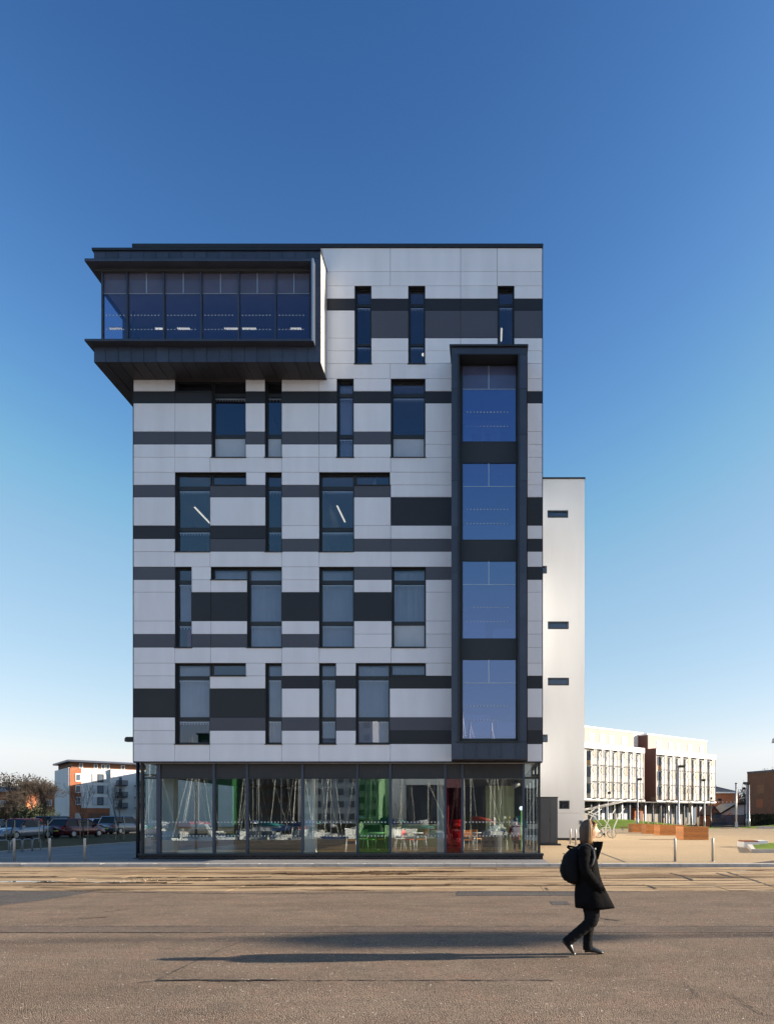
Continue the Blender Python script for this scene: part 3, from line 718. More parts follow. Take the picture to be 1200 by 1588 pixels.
for i in range(10):
    a,b=X(mu[i],DGF)+.045,X(mu[i+1],DGF)-.045
    m={'c':M['glass_cafe'],'g':M['glass_green'],'r':M['glass_red']}[kinds[i]]
    g=tilt(box('shopfront_pane', a,b,DGF,DGF+.014,zb,zh, m, TB),.004)
    if i in (0,9): box('upper_pane', a,b,DGF,DGF+.014,zh+.08,zt_, M['glass_cafe'], TB)
    else: box('spandrel_panel', a,b,DGF-.01,DGF+.05,zh+.06,zt_-.02, M['louvre'], TB)
    box('transom', a,b,DGF-.03,DGF+.06,zh,zh+.06, M['frame'], TB); box('bottom_rail', a,b,DGF-.03,DGF+.06,Z(1324,25.75),zb, M['frame'], TB)
    if i not in (7,):
        mb=MB(); k=int((b-a-.12)/.13)
        for py in (1275,1296.3):
            z=gz(py)
            for j in range(k): mb.box(a+.08+j*.13,a+.125+j*.13,DGF-.003,DGF-.001,z-.022,z+.022)
        obj('manifestation_dots', mb, M['white'], g, fixn=False, kind='stuff')
for p in mu:
    c=X(p,DGF); c=min(max(c,GXL+.03),GXR-.03); w_=.075 if p in(247.0,) else .045
    box('mullion', c-w_,c+w_,DGF-.06,DGF+.08,Z(1324,25.75),zt_, M['zinc'] if p not in (220,836.8) else M['frame'], TB)
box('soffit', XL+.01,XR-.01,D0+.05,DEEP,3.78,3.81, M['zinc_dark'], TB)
box('base_trim', XL,XR,D0-.02,D0+.1,fz(1182.8),fz(1181), M['frame'], TB)
for s,xx in ((0,GXL),(1,GXR)):
    for j in range(4):
        y0=DGF+.09+j*2.4
        box('side_pane', xx-.007,xx+.007,y0+.04,y0+2.36,zb,zt_, M['glass_cafe'], TB)
        box('mullion', xx-.04,xx+.04,y0+2.36,y0+2.44,.28,3.78, M['frame'], TB)
box('cafe_floor', GXL+.16,GXR-.16,DGF+.1,36,.12,.285, M['int_floor'], TB)
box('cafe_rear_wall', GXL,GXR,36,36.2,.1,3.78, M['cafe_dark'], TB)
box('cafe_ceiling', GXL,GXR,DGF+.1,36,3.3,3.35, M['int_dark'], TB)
# slim post at the left corner
box('round_post', 0,0,0,0,0,0, M['frame'], TB) if False else obj('post', MB().tube([(X(214.3,26.3),26.3,.1),(X(214.3,26.3),26.3,3.79)],.07,12).box(X(214.3,26.3)-.12,X(214.3,26.3)+.12,26.18,26.42,.1,.13), M['frame'], TB)
# interior columns, walls
for px,d in ((261,27.3),(479.5,27.3),(686,27.3)):
    obj('cafe_column', MB().box(X(px-8.5,d),X(px+8.5,d),d,d+.4,.285,3.3), mat('column_pale','' or (.5,.56,.56),.7), TB)
box('cafe_wall', X(753,29.5),X(797,29.5),29.5,29.6,.285,3.05, M['olive'], TB)
box('cafe_wall', X(556,30.5),X(604,30.5),30.5,30.6,.285,3.3, M['g_green'], TB)
box('cafe_counter', X(606,32),X(690,32),32,32.6,.285,1.35, M['olive'], TB)
box('poster_board', X(222.5,26.3),X(234.5,26.3),26.30,26.33,gz(1312.5),gz(1299.5), M['int_ceil'], TB)
# flood light on the left flank
t=thing('flood_light','small black flood light bracketed to the left flank of the tower','light',(XL-.02,26.4,Z(1148,26.4)))
x0=X(196,26.4); z0=Z(1148,26.4)
obj('lamp_head', MB().prism([(x0,z0+.06),(x0+.06,z0+.12),(XL-.08,z0+.12),(XL-.08,z0-.05),(x0,z0-.06)],26.28,26.5), M['black'], t)
obj('bracket', MB().bar((XL-.08,26.4,z0+.04),(XL-.02,26.4,z0+.04),.04), M['black'], t)
# ---------------------------------------------------------------- annexe
AD=47.0
AN=thing('rendered_annexe','plain white rendered stair tower with small slot windows behind the striped tower','building',(X(874,AD),AD,.1))
axl,axr=-8.0,X(906,AD)
holes=[(848.5,880.5,791.5,803),(834,847.5,877.5,889.5),(849,881.3,963.7,975.7),(849,881.7,1051,1063),(834,848.7,1139,1151),(866.5,882.5,1241.5,1254.5)]
xs_=sorted({(axl*FPX/AD+VX),906}|{h[0] for h in holes}|{h[1] for h in holes}); yy=sorted({743,1261,1303.5}|{h[2] for h in holes}|{h[3] for h in holes})
w=MB()
for j in range(len(yy)-1):
    run=None
    for i in range(len(xs_)-1):
        cx=(xs_[i]+xs_[i+1])/2; cy=(yy[j]+yy[j+1])/2
        ho=any(h[0]<cx<h[1] and h[2]<cy<h[3] for h in holes)
        if not ho and run is None: run=xs_[i]
        if (ho or i==len(xs_)-2) and run is not None:
            gap = .012 if yy[j+1]==1261 else 0
            w.box(X(run,AD),X(xs_[i] if ho else xs_[i+1],AD),AD,AD+.35,Z(yy[j+1],AD)+gap,Z(yy[j],AD)); run=None
w.box(axl,axl+.3,AD+.35,66,0.1,Z(743,AD)); w.box(axr-.3,axr,AD+.35,66,.1,Z(743,AD)); w.box(axl,axr,65.7,66,.1,Z(743,AD))
w.box(axl+.3,axr-.3,AD+.35,65.7,Z(750,AD),Z(747,AD))
obj('wall', w, M['render'], AN, fixn=False)
box('wall_lining', axl+.3,axr-.3,AD+.36,AD+.4,.1,24, M['int_dark'], AN)
box('parapet_cap', axl-.05,axr+.05,AD-.06,AD+.4,Z(743,AD),Z(740.6,AD), M['frame'], AN)
box('roof_edge', axr-.35,axr+.05,AD+.4,66,Z(743,AD),Z(740.6,AD), M['frame'], AN)
box('base_shadow', X(848,AD),axr,AD-.015,AD-.001,.1,.26, M['black'], AN)  # black strip painted in as the shadow line at the wall foot
for a,b,c,d in holes:
    o=MB(); x0,x1,z0,z1=X(a,AD)+.002,X(b,AD)-.002,Z(d,AD)+.002,Z(c,AD)-.002; t_=.09
    o.box(x0,x1,AD-.01,AD+.14,z1-t_,z1); o.box(x0,x1,AD-.01,AD+.14,z0,z0+t_); o.box(x0,x0+t_,AD-.009,AD+.14,z0+t_,z1-t_); o.box(x1-t_,x1,AD-.009,AD+.14,z0+t_,z1-t_)
    f=obj('window', o, M['frame'], AN, fixn=False)
    box('pane', x0+t_,x1-t_,AD+.06,AD+.075,z0+t_,z1-t_, M['glass'], f)
t=thing('wall_box','small grey meter box on the white annexe wall','box',(X(899.7,AD),AD,Z(1278,AD)))
x0,x1=X(896.8,AD),X(902.8,AD); z0,z1=Z(1278.6,AD),Z(1271.8,AD)
obj('casing', MB().box(x0,x1,AD-.1,AD-.002,z0,z1), M['galv'], t)
obj('cover', MB().box(x0+.05,x1-.05,AD-.12,AD-.101,z0+.06,z1-.06), M['zinc'], t)
# cabinet
CD=38.5
t=thing('plant_cabinet','tall dark grey double-door cabinet against the right side of the tower','cabinet',(X(852,CD),CD,.1))
x0,x1,xm=X(834,CD),X(864.3,CD),X(853,CD); z1=Z(1236.8,CD)
obj('casing', MB().box(x0,x1,CD,CD+1.0,.2,z1), M['zinc'] if False else mat('cabinet_grey',(.075,.08,.09),.45,var=.06), t)
for a,b in ((x0+.02,xm-.01),(xm+.01,x1-.03)):
    dr=obj('door', MB().box(a,b,CD-.03,CD-.002,.26,z1-.05), bpy.data.materials['cabinet_grey'], t)
obj('handle', MB().box(xm-.05,xm-.02,CD-.06,CD-.031,1.4,1.6), M['black'], dr)
obj('lid', MB().box(x0-.03,x1+.03,CD-.05,CD+1.03,z1,z1+.04), M['frame'], t)
obj('base', MB().box(x0,x1+.18,CD-.1,CD+1.0,.1,.19), M['frame'], t)
# ================================================================ GROUND
def sheet(name, x0,x1,y0,y1,z,m,kind='structure',th=.1): return box(name,x0,x1,y0,y1,z-th,z,m,kind=kind)
sheet('ground', -1500,1500,96,3000,.06,M['hillside'],th=.3)
sheet('quay_road', -120,120,-2.6,15.65,0,M['asphalt'],th=.5)
sheet('quay_wall', -120,120,-3.1,-2.6,.02,M['concrete'],th=3)
sheet('quay_apron', -120,120,15.65,23.3,-.014,M['apron_bed'],th=.5)
sheet('apron_paving', -120,-24.2,15.66,23.29,0,M['apron'],th=.02); sheet('apron_paving', 20.2,120,15.66,23.29,0,M['apron'],th=.02)
apron=bpy.data.objects['quay_apron']
rows=[(15.66,16.90),(17.0,19.0),(19.12,21.15),(21.22,22.72),(22.78,23.28)]
for k,(a,b) in enumerate(rows):
    x=-24.2
    while x<20:
        L=random.uniform(2.6,4.6); x2=min(20.15,x+L)
        mb=MB(); dz=[random.uniform(-.007,.004) for _ in range(4)]; g=.004
        sk=random.uniform(-.08,.08)
        p=[(x+g,a,dz[0]),(x2-g,a,dz[1]),(x2-g+sk*0,b,dz[2]),(x+g,b,dz[3])]
        n=len(mb.v); mb.v+= p+[(q[0],q[1],-.05) for q in p]
        for f in ((0,1,2,3),(0,4,5,1),(1,5,6,2),(2,6,7,3),(3,7,4,0)): mb.face(list(f))
        obj('concrete_slab', mb, M['apron'], apron, fixn=False)
        x=x2
# steel crane rails flush in the apron
for y in (19.08,16.97):
    box('crane_rail', -60,60,y-.018,y+.018,-.013,-.007, M['black'], apron)
M['puddle']=mat('puddle',(.03,.035,.04),.03,var=.05,spec=.9)
def blob(name, cx,cy,rx,ry,z,m,n=28,ir=.3,kind='structure'):
    pts=[]
    ph=random.random()*6
    for k in range(n):
        a=2*math.pi*k/n; r=1+ir*(math.sin(3*a+ph)*.5+math.sin(7*a+2*ph)*.3+random.uniform(-.2,.2))
        pts.append((cx+rx*r*math.cos(a),cy+ry*r*math.sin(a),z))
    mb=MB(); mb.poly(pts); return obj(name, mb, m, fixn=False, kind=kind)
d=17.8
blob('puddle',X(170,17.7),17.75,.95,.12,.006,M['puddle']); blob('puddle',X(40,17.9),17.95,.9,.16,.006,M['puddle']); blob('puddle',X(1165,21.6),21.7,.5,.1,.006,M['puddle'])
blob('puddle',X(130,18.4),18.4,.3,.05,.006,M['puddle'])
# rubble near the left rail
mb=MB()
for i in range(70):
    x=X(random.gauss(215,17),18.2); y=random.gauss(18.35,.28); r=random.uniform(.008,.022)
    mb.ball((x,y,r*.5),(r,r*.8,r*.6),5,4)
obj('rubble', mb, mat('rubble',(.36,.28,.19),.9,var=.3), fixn=False, kind='stuff')
# asphalt repairs and cracks
sheet('asphalt_trench', -40,40,10.02,10.58,.004,M['asphalt_patch'],th=.003)
sheet('asphalt_patch', X(708,15.3),X(893,15.3),14.75,15.62,.005,M['asphalt_grey'],th=.004)
sheet('asphalt_patch', X(855,13.3),X(883,13.3),13.2,13.75,.005,M['asphalt_grey'],th=.004)
mb=MB(); 
pts=[(-30,13.2),(X(0,13.1),13.05),(X(60,13.8),13.8),(X(120,14.9),14.9),(X(150,15.6),15.62),(-30,15.62)]
mb.poly([(x,y,.005) for x,y in pts]); obj('asphalt_patch', mb, M['asphalt_grey'], kind='structure', fixn=False)
def crack(name, pts, w=.012, jit=.02, seg=.05, z=.007, m='tar', wv=.8):
    mb=MB(); P=[]
    for (x0,y0),(x1,y1) in zip(pts[:-1],pts[1:]):
        L=math.hypot(x1-x0,y1-y0); n=max(1,int(L/seg))
        for i in range(n): P.append((x0+(x1-x0)*i/n, y0+(y1-y0)*i/n))
    P.append(pts[-1]); off=0; Q=[]
    for i,(x,y) in enumerate(P):
        off=off*.8+random.uniform(-jit,jit); Q.append((x+random.uniform(-jit,jit)*.4,y+off,max(.002,w*(1+random.uniform(-wv,wv)))))
    for i in range(len(Q)-1):
        (a,b,c),(d,e,f)=Q[i],Q[i+1]
        dx,dy=d-a,e-b; l=math.hypot(dx,dy) or 1; nx,ny=-dy/l,dx/l
        mb.poly([(a-nx*c,b-ny*c,z),(d-nx*f,e-ny*f,z),(d+nx*f,e+ny*f,z),(a+nx*c,b+ny*c,z)])
    return obj(name, mb, M[m], fixn=False, kind='structure')
def gp(px,py): d=EYE*FPX/(py-VY); return (X(px,d),d)
def gpts(*l): return [gp(*q) for q in l]
crack('road_crack', [(-40,10.60),(40,10.62)], .012,.008)
crack('road_crack', [(-40,10.01),(X(330,10.02),10.02)], .010,.008)
crack('road_crack', gpts((244,1520.5),(300,1521),(360,1520.5),(420,1521),(600,1521.5),(860,1521)), .009,.010,.04)
crack('road_crack', gpts((244,1520.5),(330,1521),(440,1520.5)), .022,.018,.03)
crack('road_crack', gpts((190,1528),(244,1520.5),(300,1493),(345,1472),(390,1455)), .005,.006)
crack('road_crack', gpts((120,1418),(160,1415),(205,1409)), .012,.02,.05)
crack('road_crack', gpts((124,1425),(166,1423)), .018,.02,.05)
crack('road_crack', gpts((60,1406),(400,1404),(700,1406),(1200,1404)), .006,.01,.06)
crack('road_crack', gpts((920,1423),(960,1428)), .018,.02,.05)
crack('road_crack', gpts((1000,1420),(1037,1430)), .006,.01,.05)
crack('road_crack', gpts((1140,1556),(1163,1562),(1180,1573),(1200,1578)), .008,.014,.03)
crack('road_crack', gpts((1120,1540),(1145,1550),(1163,1562)), .004,.01,.03)
crack('road_crack', gpts((1060,1525),(1085,1547),(1095,1552)), .004,.01,.03)
crack('apron_crack', gpts((150,1384),(400,1386),(700,1384),(1200,1381)), .02,.012,.08)
crack('apron_crack', gpts((870,1352),(905,1358),(945,1362)), .03,.04,.08,.009)
crack('apron_crack', gpts((1038,1354),(1060,1359),(1075,1366)), .03,.05,.08,.009)
crack('apron_crack', gpts((1110,1354),(1137,1361)), .04,.04,.06,.009); crack('apron_crack', gpts((1125,1352),(1170,1366),(1200,1376)), .03,.04,.08,.009)
crack('apron_crack', gpts((1003,1373),(1018,1379)), .02,.02,.05,.009); crack('apron_crack', gpts((1000,1376),(1110,1370)), .01,.02,.06,.009)
crack('apron_crack', gpts((846,1377),(850,1381)), .03,.02,.05,.009)
M['mud']=mat('dried_mud',(.13,.078,.045),.95,var=.5,scale=1.5,stretch=(.6,3,1),spec=.05); M['mud_dark']=mat('wet_mud',(.06,.038,.025),.8,var=.4,scale=2,spec=.1)
rs=random.Random(8)
for (pa,pb,py,w_,m_) in ((425,640,1355.5,.30,'mud'),(560,720,1351.5,.22,'mud'),(500,700,1353,.08,'mud_dark'),(0,90,1360,.07,'mud_dark'),(60,260,1369,.10,'mud_dark'),(200,420,1360.5,.08,'mud_dark'),
   (150,300,1370,.06,'mud_dark'),(380,700,1372.8,.07,'mud_dark'),(690,1000,1372,.05,'mud'),(230,340,1366,.10,'mud'),(0,60,1355,.05,'mud'),(900,1010,1362,.05,'mud'),(40,130,1376,.05,'mud'),(640,760,1364,.05,'mud_dark')):
    pts=[]; n_=5
    for i in range(n_): pts.append(gp(pa+(pb-pa)*i/(n_-1), py+rs.uniform(-.5,.5)))
    crack('mud_streak', pts, w_*.75, w_*.35, .10, .0095+rs.uniform(0,.002), m_, .85)
# kerb
pav=sheet('pavement', -22.2,2.12,23.6,70,.1,M['paving'],th=.35)
kx=-24.0
kst=None
while kx<16:
    L=.90
    if kst is None:
        mb=MB(); mb.box(.006,L-.006,0,.297,-.1,.088); mb.box(.012,L-.012,.006,.297,.088,.1); kst=link_mesh('kerbstone', mb, M['kerb'], False)
    o=bpy.data.objects.new('kerbstone',kst); C.objects.link(o); o.parent=pav; o.location=(kx,23.3+random.uniform(-.004,.004),random.uniform(-.003,.003)); kx+=L
sheet('kerb', -120,-24.01,23.3,23.6,.1,M['kerb'],th=.3); sheet('kerb', 16.3,120,23.3,23.6,.1,M['kerb'],th=.3)
sheet('verge', -34.6,-22.2,23.6,95,.13,M['verge'],th=.35)
sheet('car_park', -110,-34.62,23.6,95,.06,M['asphalt_grey'],th=.3)
sheet('car_park', -34.62,-22.2,76,95,.134,M['asphalt_grey'],th=.003)
sheet('plaza', 2.12,140,23.6,95.5,.1,M['plaza'],th=.35)
sheet('pavement_verge_strip', -22.2,2.1,70,95.5,.1,M['asphalt_grey'],th=.35)
box('verge_edging', -22.3,-22.15,23.61,76,.1,.15, M['kerb'], kind='structure')
M['dark_strip']=mat('drain',(.05,.045,.04),.7)
def strip(name,a,b,w,z,m):
    mb=MB(); dx,dy=b[0]-a[0],b[1]-a[1]; l=math.hypot(dx,dy); nx,ny=-dy/l*w/2,dx/l*w/2
    mb.poly([(a[0]-nx,a[1]-ny,z),(b[0]-nx,b[1]-ny,z),(b[0]+nx,b[1]+ny,z),(a[0]+nx,a[1]+ny,z)]); return obj(name,mb,m,fixn=False,kind='structure')
def pp(px,py): d=1.6*FPX/(py-VY); return (X(px,d),d)
strip('drain_channel', pp(880,1303.5), pp(969,1337), .09, .104, M['dark_strip'])
mb=MB(); mb.poly([(*pp(1165,1338.4),.104),(*pp(1230,1338.4),.104),(*pp(1230,1331),.104)]); obj('asphalt_patch',mb,M['asphalt_grey'],fixn=False,kind='structure')
strip('paving_band', pp(0,1330), pp(205,1322), .12, .104, M['kerb'])
strip('paving_band', pp(0,1334.6), pp(212,1331.5), .05, .105, M['dark_strip'])
# grass mounds
def mound(name, cx,cy,rx,ry,h,z0=.08,m='grass'):
    mb=MB(); R=10; K=40; mb.cs=True
    for j in range(R+1):
        for k in range(K):
            a=2*math.pi*k/K; r=j/R
            zz=z0+h*(math.cos(r*math.pi)*.5+.5)*(1+.12*noise.noise(Vector((cx+r*3*math.cos(a),cy+r*3*math.sin(a),0)))) - (.05 if j==R else 0)
            mb.v.append((cx+rx*r*math.cos(a),cy+ry*r*math.sin(a),zz))
    for j in range(R):
        for k in range(K): mb.face([j*K+k,j*K+(k+1)%K,(j+1)*K+(k+1)%K,(j+1)*K+k])
    return obj(name, mb, M[m], kind='structure', fixn=False)
mound('grass_bank', 19.5,104,16,13,1.25); mound('grass_bank', 52,104,15.5,10,.95)
box('bank_edging', 36.9,60,93.2,93.6,.1,.45, M['concrete'], kind='structure')
strip('path_kerb', (37.0,93.4),(36.2,112), .3,.4,M['concrete'])
sheet('path', 35.0,37.2,95.6,135,.11,M['plaza'],th=.04)
# raised bed on the right
t=thing('raised_bed','raised grass bed with a pale concrete kerb at the right edge of the plaza','planter bed',(15,33,.1))
out=[(11.72,30.4),(30,30.4),(30,35.7),(13.55,35.7)]; inn=[(11.97,30.56),(29.85,30.56),(29.85,35.55),(13.75,35.55)]
o=MB()
for k in range(4):
    l=(k+1)%4; n=len(o.v)
    o.v += [(*out[k],.1),(*out[l],.1),(*inn[l],.1),(*inn[k],.1),(*out[k],.27),(*out[l],.27),(*inn[l],.27),(*inn[k],.27)]
    for q in ((0,3,2,1),(4,5,6,7),(0,1,5,4),(2,3,7,6)): o.face([n+z for z in q])
obj('kerb_edging',o,M['concrete'],t)
mb=MB(); mb.cs=True
for j in range(9):
    for i in range(40):
        v=j/8; y=30.57+4.97*v; xa=11.98+1.78*v; x=xa+(29.84-xa)*i/39; e=min(1,min(j,8-j,i)/2)
        mb.v.append((x,y,.24+.17*e+.03*noise.noise(Vector((x*2,y*2,0)))))
for j in range(8):
    for i in range(39): mb.face([j*40+i,j*40+i+1,(j+1)*40+i+1,(j+1)*40+i])
obj('turf',mb,M['grass'],t,fixn=False)
# bench block
t=thing('block_bench','pale concrete block bench with a slatted timber top beside the raised bed','bench',(14.2,36,.1))
d=36.0; x0,xm,x1=X(1153.2,d),X(1175,d),X(1190,d)
obj('block', MB().box(x0,x1,d,d+1.0,.1,.38), M['white'], t)
for k in range(6): obj('slat', MB().box(x0+.02,xm,d+.02+k*.16,d+.15+k*.16,.381,.46), M['bench_wood'], t)
obj('end_slab', MB().box(xm+.05,x1,d,d+1.0,.381,.45), M['white'], t)
t=thing('low_bench','long low dark bench before the grass bank','bench',(X(973,82),82,.1))
d=82.; x0,x1=X(962,d),X(981,d)
obj('seat', MB().box(x0,x1,d,d+.5,.40,.5), M['bench_wood'], t)
for q in (x0+.2,x1-.35): obj('leg', MB().box(q,q+.15,d+.05,d+.45,.1,.4), M['concrete'], t)
# ---------------------------------------------------------------- planters
def planter(xf,yf,w_,dp,h,label):
    t=thing('timber_planter',label,'planter',(xf+w_/2,yf+dp/2,.1),group='orange timber planters across the plaza')
    n=5; bh=h/n
    for i in range(n):
        z0=.1+i*bh+.004; z1=.1+(i+1)*bh-.004
        obj('plank', MB().box(xf,xf+w_,yf,yf+.06,z0,z1), M['wood'], t, fixn=False)
        obj('plank', MB().box(xf,xf+.06,yf+.062,yf+dp-.062,z0,z1), M['wood'], t, fixn=False)
        obj('plank', MB().box(xf+w_-.06,xf+w_,yf+.062,yf+dp-.062,z0,z1), M['wood'], t, fixn=False)
        obj('plank', MB().box(xf,xf+w_,yf+dp-.06,yf+dp,z0,z1), M['wood'], t, fixn=False)
    obj('soil', MB().box(xf+.061,xf+w_-.061,yf+.061,yf+dp-.061,.1,h-.02), M['soil'], t, fixn=False)
    return t
PLN=[(13.66,47.7,1.75,1.95,.93,'nearest orange timber planter, furthest right on the plaza'),
     (14.95,59.4,2.1,2.05,.90,'second orange timber planter, partly hidden behind the nearest one'),
     (14.95,64.6,1.8,2.0,.90,'third orange timber planter from the right, narrow in view'),
     (14.9,70.5,1.8,2.0,.90,'farthest orange timber planter, left end of the row')]
for q in PLN: planter(*q)
# ================================================================ STREET FURNITURE
def bollard(label, x,y,h=.84,r=.045,first=None):
    t=thing('bollard',label,'bollard',(x,y,.1),group='steel bollards behind the kerb')
    obj('post', MB().tube([(x,y,.1),(x,y,.1+h-.02),(x,y,.1+h)],[r,r,r*.85],14), M['steel'], t)
    obj('collar', MB().tube([(x,y,.1),(x,y,.112)],[r*1.7]*2,14), M['galv'], t)
    return t
bd=1.6*FPX/(1336-VY)
for px,l in ((22.7,'steel bollard at the far left, beside the cycle hoops'),(77.7,'middle steel bollard of the left three, in the shade'),(132,'steel bollard left of the tower, nearest to it'),
             (1046,'steel bollard on the plaza in front of the nearest timber planter'),(1104.5,'rightmost steel bollard on the plaza')): bollard(l,X(px,bd),bd)
for px,py,l in ((884,1309,'left one of the two slim posts before the white annexe wall'),(892.3,1311,'right one of the two slim posts before the white annexe wall')):
    d=1.6*FPX/(py-VY); bollard(l,X(px,d),d,.90,.05)
for (a,b),l in zip(((29.6,30.62),(30.75,31.47),(31.53,32.16),(32.22,32.8)),('nearest cycle hoop, cut by the left picture edge','second cycle hoop from the front left','third cycle hoop from the front left','farthest cycle hoop, in line behind the others')):
    x=-21.45; t=thing('cycle_hoop',l,'bike rack',(x,(a+b)/2,.1),group='steel cycle hoops beside the verge'); h=.57
    obj('hoop', MB().tube([(x,a,.1),(x,a,.1+h-.14),(x,a+.04,.1+h-.04),(x,a+.14,.1+h),(x,b-.14,.1+h),(x,b-.04,.1+h-.04),(x,b,.1+h-.14),(x,b,.1)],.026,8), M['galv'], t)
def street_lamp(px,ptop,pbase,d,label,head=9,side=1,m='galv',r=.07):
    x=X(px,d); zt=Z(ptop,d); t=thing('street_lamp',label,'street lamp',(x,d,.1),group='tall slim lamp posts around the plaza')
    obj('pole', MB().tube([(x,d,.1),(x,d,1.4),(x,d,1.45),(x,d,zt)],[r*1.4,r*1.4,r,r*.75],8), M[m], t)
    hw=head*d/FPX
    obj('lamp_head', MB().box(x-.1*hw if side>0 else x-hw, x+hw if side>0 else x+.1*hw,d-.25,d+.25,zt-.28*(d/90),zt+.02), M['black'], t)
    obj('access_door', MB().box(x-.05,x+.05,d-r*1.4-.012,d-r*1.4+.02,.6,1.1), M['zinc'], t)
    return t
street_lamp(1051.6,1187,1281,78,'tallest lamp post on the plaza, dark flat head, behind the nearest planter',9,1,'galv',.12)
street_lamp(1091.7,1208.5,1280,100,'lamp post before the right end of the white panelled building',4,0,'galv',.10)
street_lamp(988,1207,1277,92,'lamp post before the dark gap of the white panelled building',6,1,'galv',.12)
street_lamp(942,1228,1275,110,'short lamp with a reddish head before the left part of the panelled building',4,1,'galv',.08)
street_lamp(1157,1213,1278,108,'lamp post just left of the brown brick block',5,-1,'galv',.11)
street_lamp(1160.8,1214,1280,102,'pale lamp post overlapping the corner of the brown brick block',4,-1,'galv',.11)
street_lamp(1154,1221,1276,120,'thin dark lamp post farther back by the brown brick block',3,-1,'black',.08)
street_lamp(1117.3,1238.5,1268,140,'small lamp post before the orange brick house',5,-1,'black',.10)
street_lamp(1101.3,1236.5,1277,105,'thin dark post at the right end of the panelled building',2,1,'black',.08)
t=thing('mast','thick pale signal mast with a base cabinet between the two brick buildings','mast',(X(1140.7,96),96,.1))
d=96; x=X(1140.7,d); obj('pole', MB().tube([(x,d,.1),(x,d,Z(1215.5,d))],.13,10), M['galv'], t); obj('cap', MB().tube([(x,d,Z(1215.5,d)),(x,d,Z(1214,d))],.18,10), M['zinc'], t)
obj('base_cabinet', MB().box(x-.15,x+.17,d-.2,d+.1,.1,1.0), M['galv'], t)
# lamp whose head enters at the right edge
d=36.; x=X(1214,d); zt=Z(1144,d)
t=thing('street_lamp','grey lamp head on an arm entering the picture at the right edge','street lamp',(x,d,.1))
obj('pole', MB().tube([(x,d,.1),(x,d,zt+.1)],.06,10), M['zinc'], t)
obj('arm', MB().bar((x,d,zt),(X(1200,d),d,zt),.05), M['zinc'], t)
obj('lamp_head', MB().prism([(X(1197.3,d),Z(1152,d)),(X(1198.8,d),Z(1145,d)),(X(1206,d),Z(1144,d)),(X(1206,d),Z(1152,d))],d-.15,d+.15), M['zinc'], t)
# floodlight mast well to the right, outside the picture: it throws the soft shadow on the road
t=thing('floodlight_mast','tall quayside floodlight mast far to the right, outside the picture','mast',(46,11.7,0))
obj('pole', MB().tube([(46,11.75,0),(46,11.72,16.9)],[.14,.07],10), M['galv'], t)
obj('lamp_bank', MB().box(45.9,46.1,10.95,12.2,14.5,15.55), M['galv'], t); obj('lamp_bank', MB().box(45.8,46.2,11.3,12.0,14.2,15.75), M['galv'], t)
# ---------------------------------------------------------------- trees
def grow(mb, mt, p, d, L, r, depth, maxd, spread, rnd, up=.12, tw=.006):
    q=p; pts=[p]; rr=[r]; dd=d.normalized(); n=3 if depth<2 else 2
    for i in range(n):
        dd=(dd+Vector((rnd.uniform(-1,1),rnd.uniform(-1,1),rnd.uniform(-.5,1)))*.14+Vector((0,0,up*.5))).normalized()
        q=q+dd*L/n; pts.append(q); rr.append(r*(1-.32*(i+1)/n))
    (mb if depth<2 else mt).tube(pts, rr, 7 if depth<2 else 3, cap=False)
    if depth>=maxd: return
    k=rnd.choice((3,4)) if depth<maxd-1 else rnd.choice((3,4,4))
    for i in range(k):
        a=2*math.pi*(i+rnd.random()*.7)/k; s=spread*rnd.uniform(.6,1.25)
        side=dd.cross(Vector((math.cos(a),math.sin(a),.1))).normalized()
        nd=(dd*math.cos(s)+side*math.sin(s)+Vector((0,0,up))).normalized()
        st=pts[-1] if rnd.random()<.65 else pts[-2]
        grow(mb, mt, st, nd, L*rnd.uniform(.66,.85), max(rr[-1]*.74,tw), depth+1, maxd, spread, rnd, up, tw)
def bare_tree(name,label,x,y,z,h,seed,maxd=6,spread=.5,trunk=.2,up=.08,group=None,lean=0,cat='tree',first=.26,tw=.006):
    rnd=random.Random(seed); t=thing(name,label,cat,(x,y,z),group=group)
    mb=MB(); mt=MB(); grow(mb, mt, Vector((x,y,z)), Vector((lean,0,1)), h*first, trunk, 0, maxd, spread, rnd, up, tw)
    obj('trunk', mb, M['bark'], t, fixn=False); obj('crown', mt, M['twig'], t, fixn=False)
    return t
def bush(label,x,y,z,rx,ry,rz,n,m,seed,ls=.25,name='evergreen_bush',group=None):
    rnd=random.Random(seed); t=thing(name,label,'bush',(x,y,z),group=group)
    mb=MB()
    for i in range(n):
        a=rnd.uniform(0,2*math.pi); u=rnd.uniform(-.2,1); q=rnd.random()**.3
        s=math.sqrt(max(0,1-u*u)); b=1+.25*math.sin(3*a+seed)+.2*math.sin(7*a+u*5)
        p=Vector((x+rx*q*s*math.cos(a)*b,y+ry*q*s*math.sin(a)*b,max(z+.05,z+rz*q*u*(1+.2*math.sin(5*a+seed)))))
        v=Vector((rnd.uniform(-1,1),rnd.uniform(-1,1),rnd.uniform(-1,1))).normalized(); w_=v.orthogonal().normalized(); k=ls*rnd.uniform(.5,1.3)
        c=v.cross(w_)
        mb.poly([p-w_*k,p+c*k*.5,p+w_*k,p-c*k*.5])
    obj('foliage', mb, M[m], t, fixn=False)
    st=MB()
    for i in range(5): st.tube([(x,y,z),(x+rnd.uniform(-.5,.5)*rx,y+rnd.uniform(-.5,.5)*ry,z+rz*.7)],[.1,.03],4,cap=False)
    obj('stem', st, M['bark'], t, fixn=False)
    return t
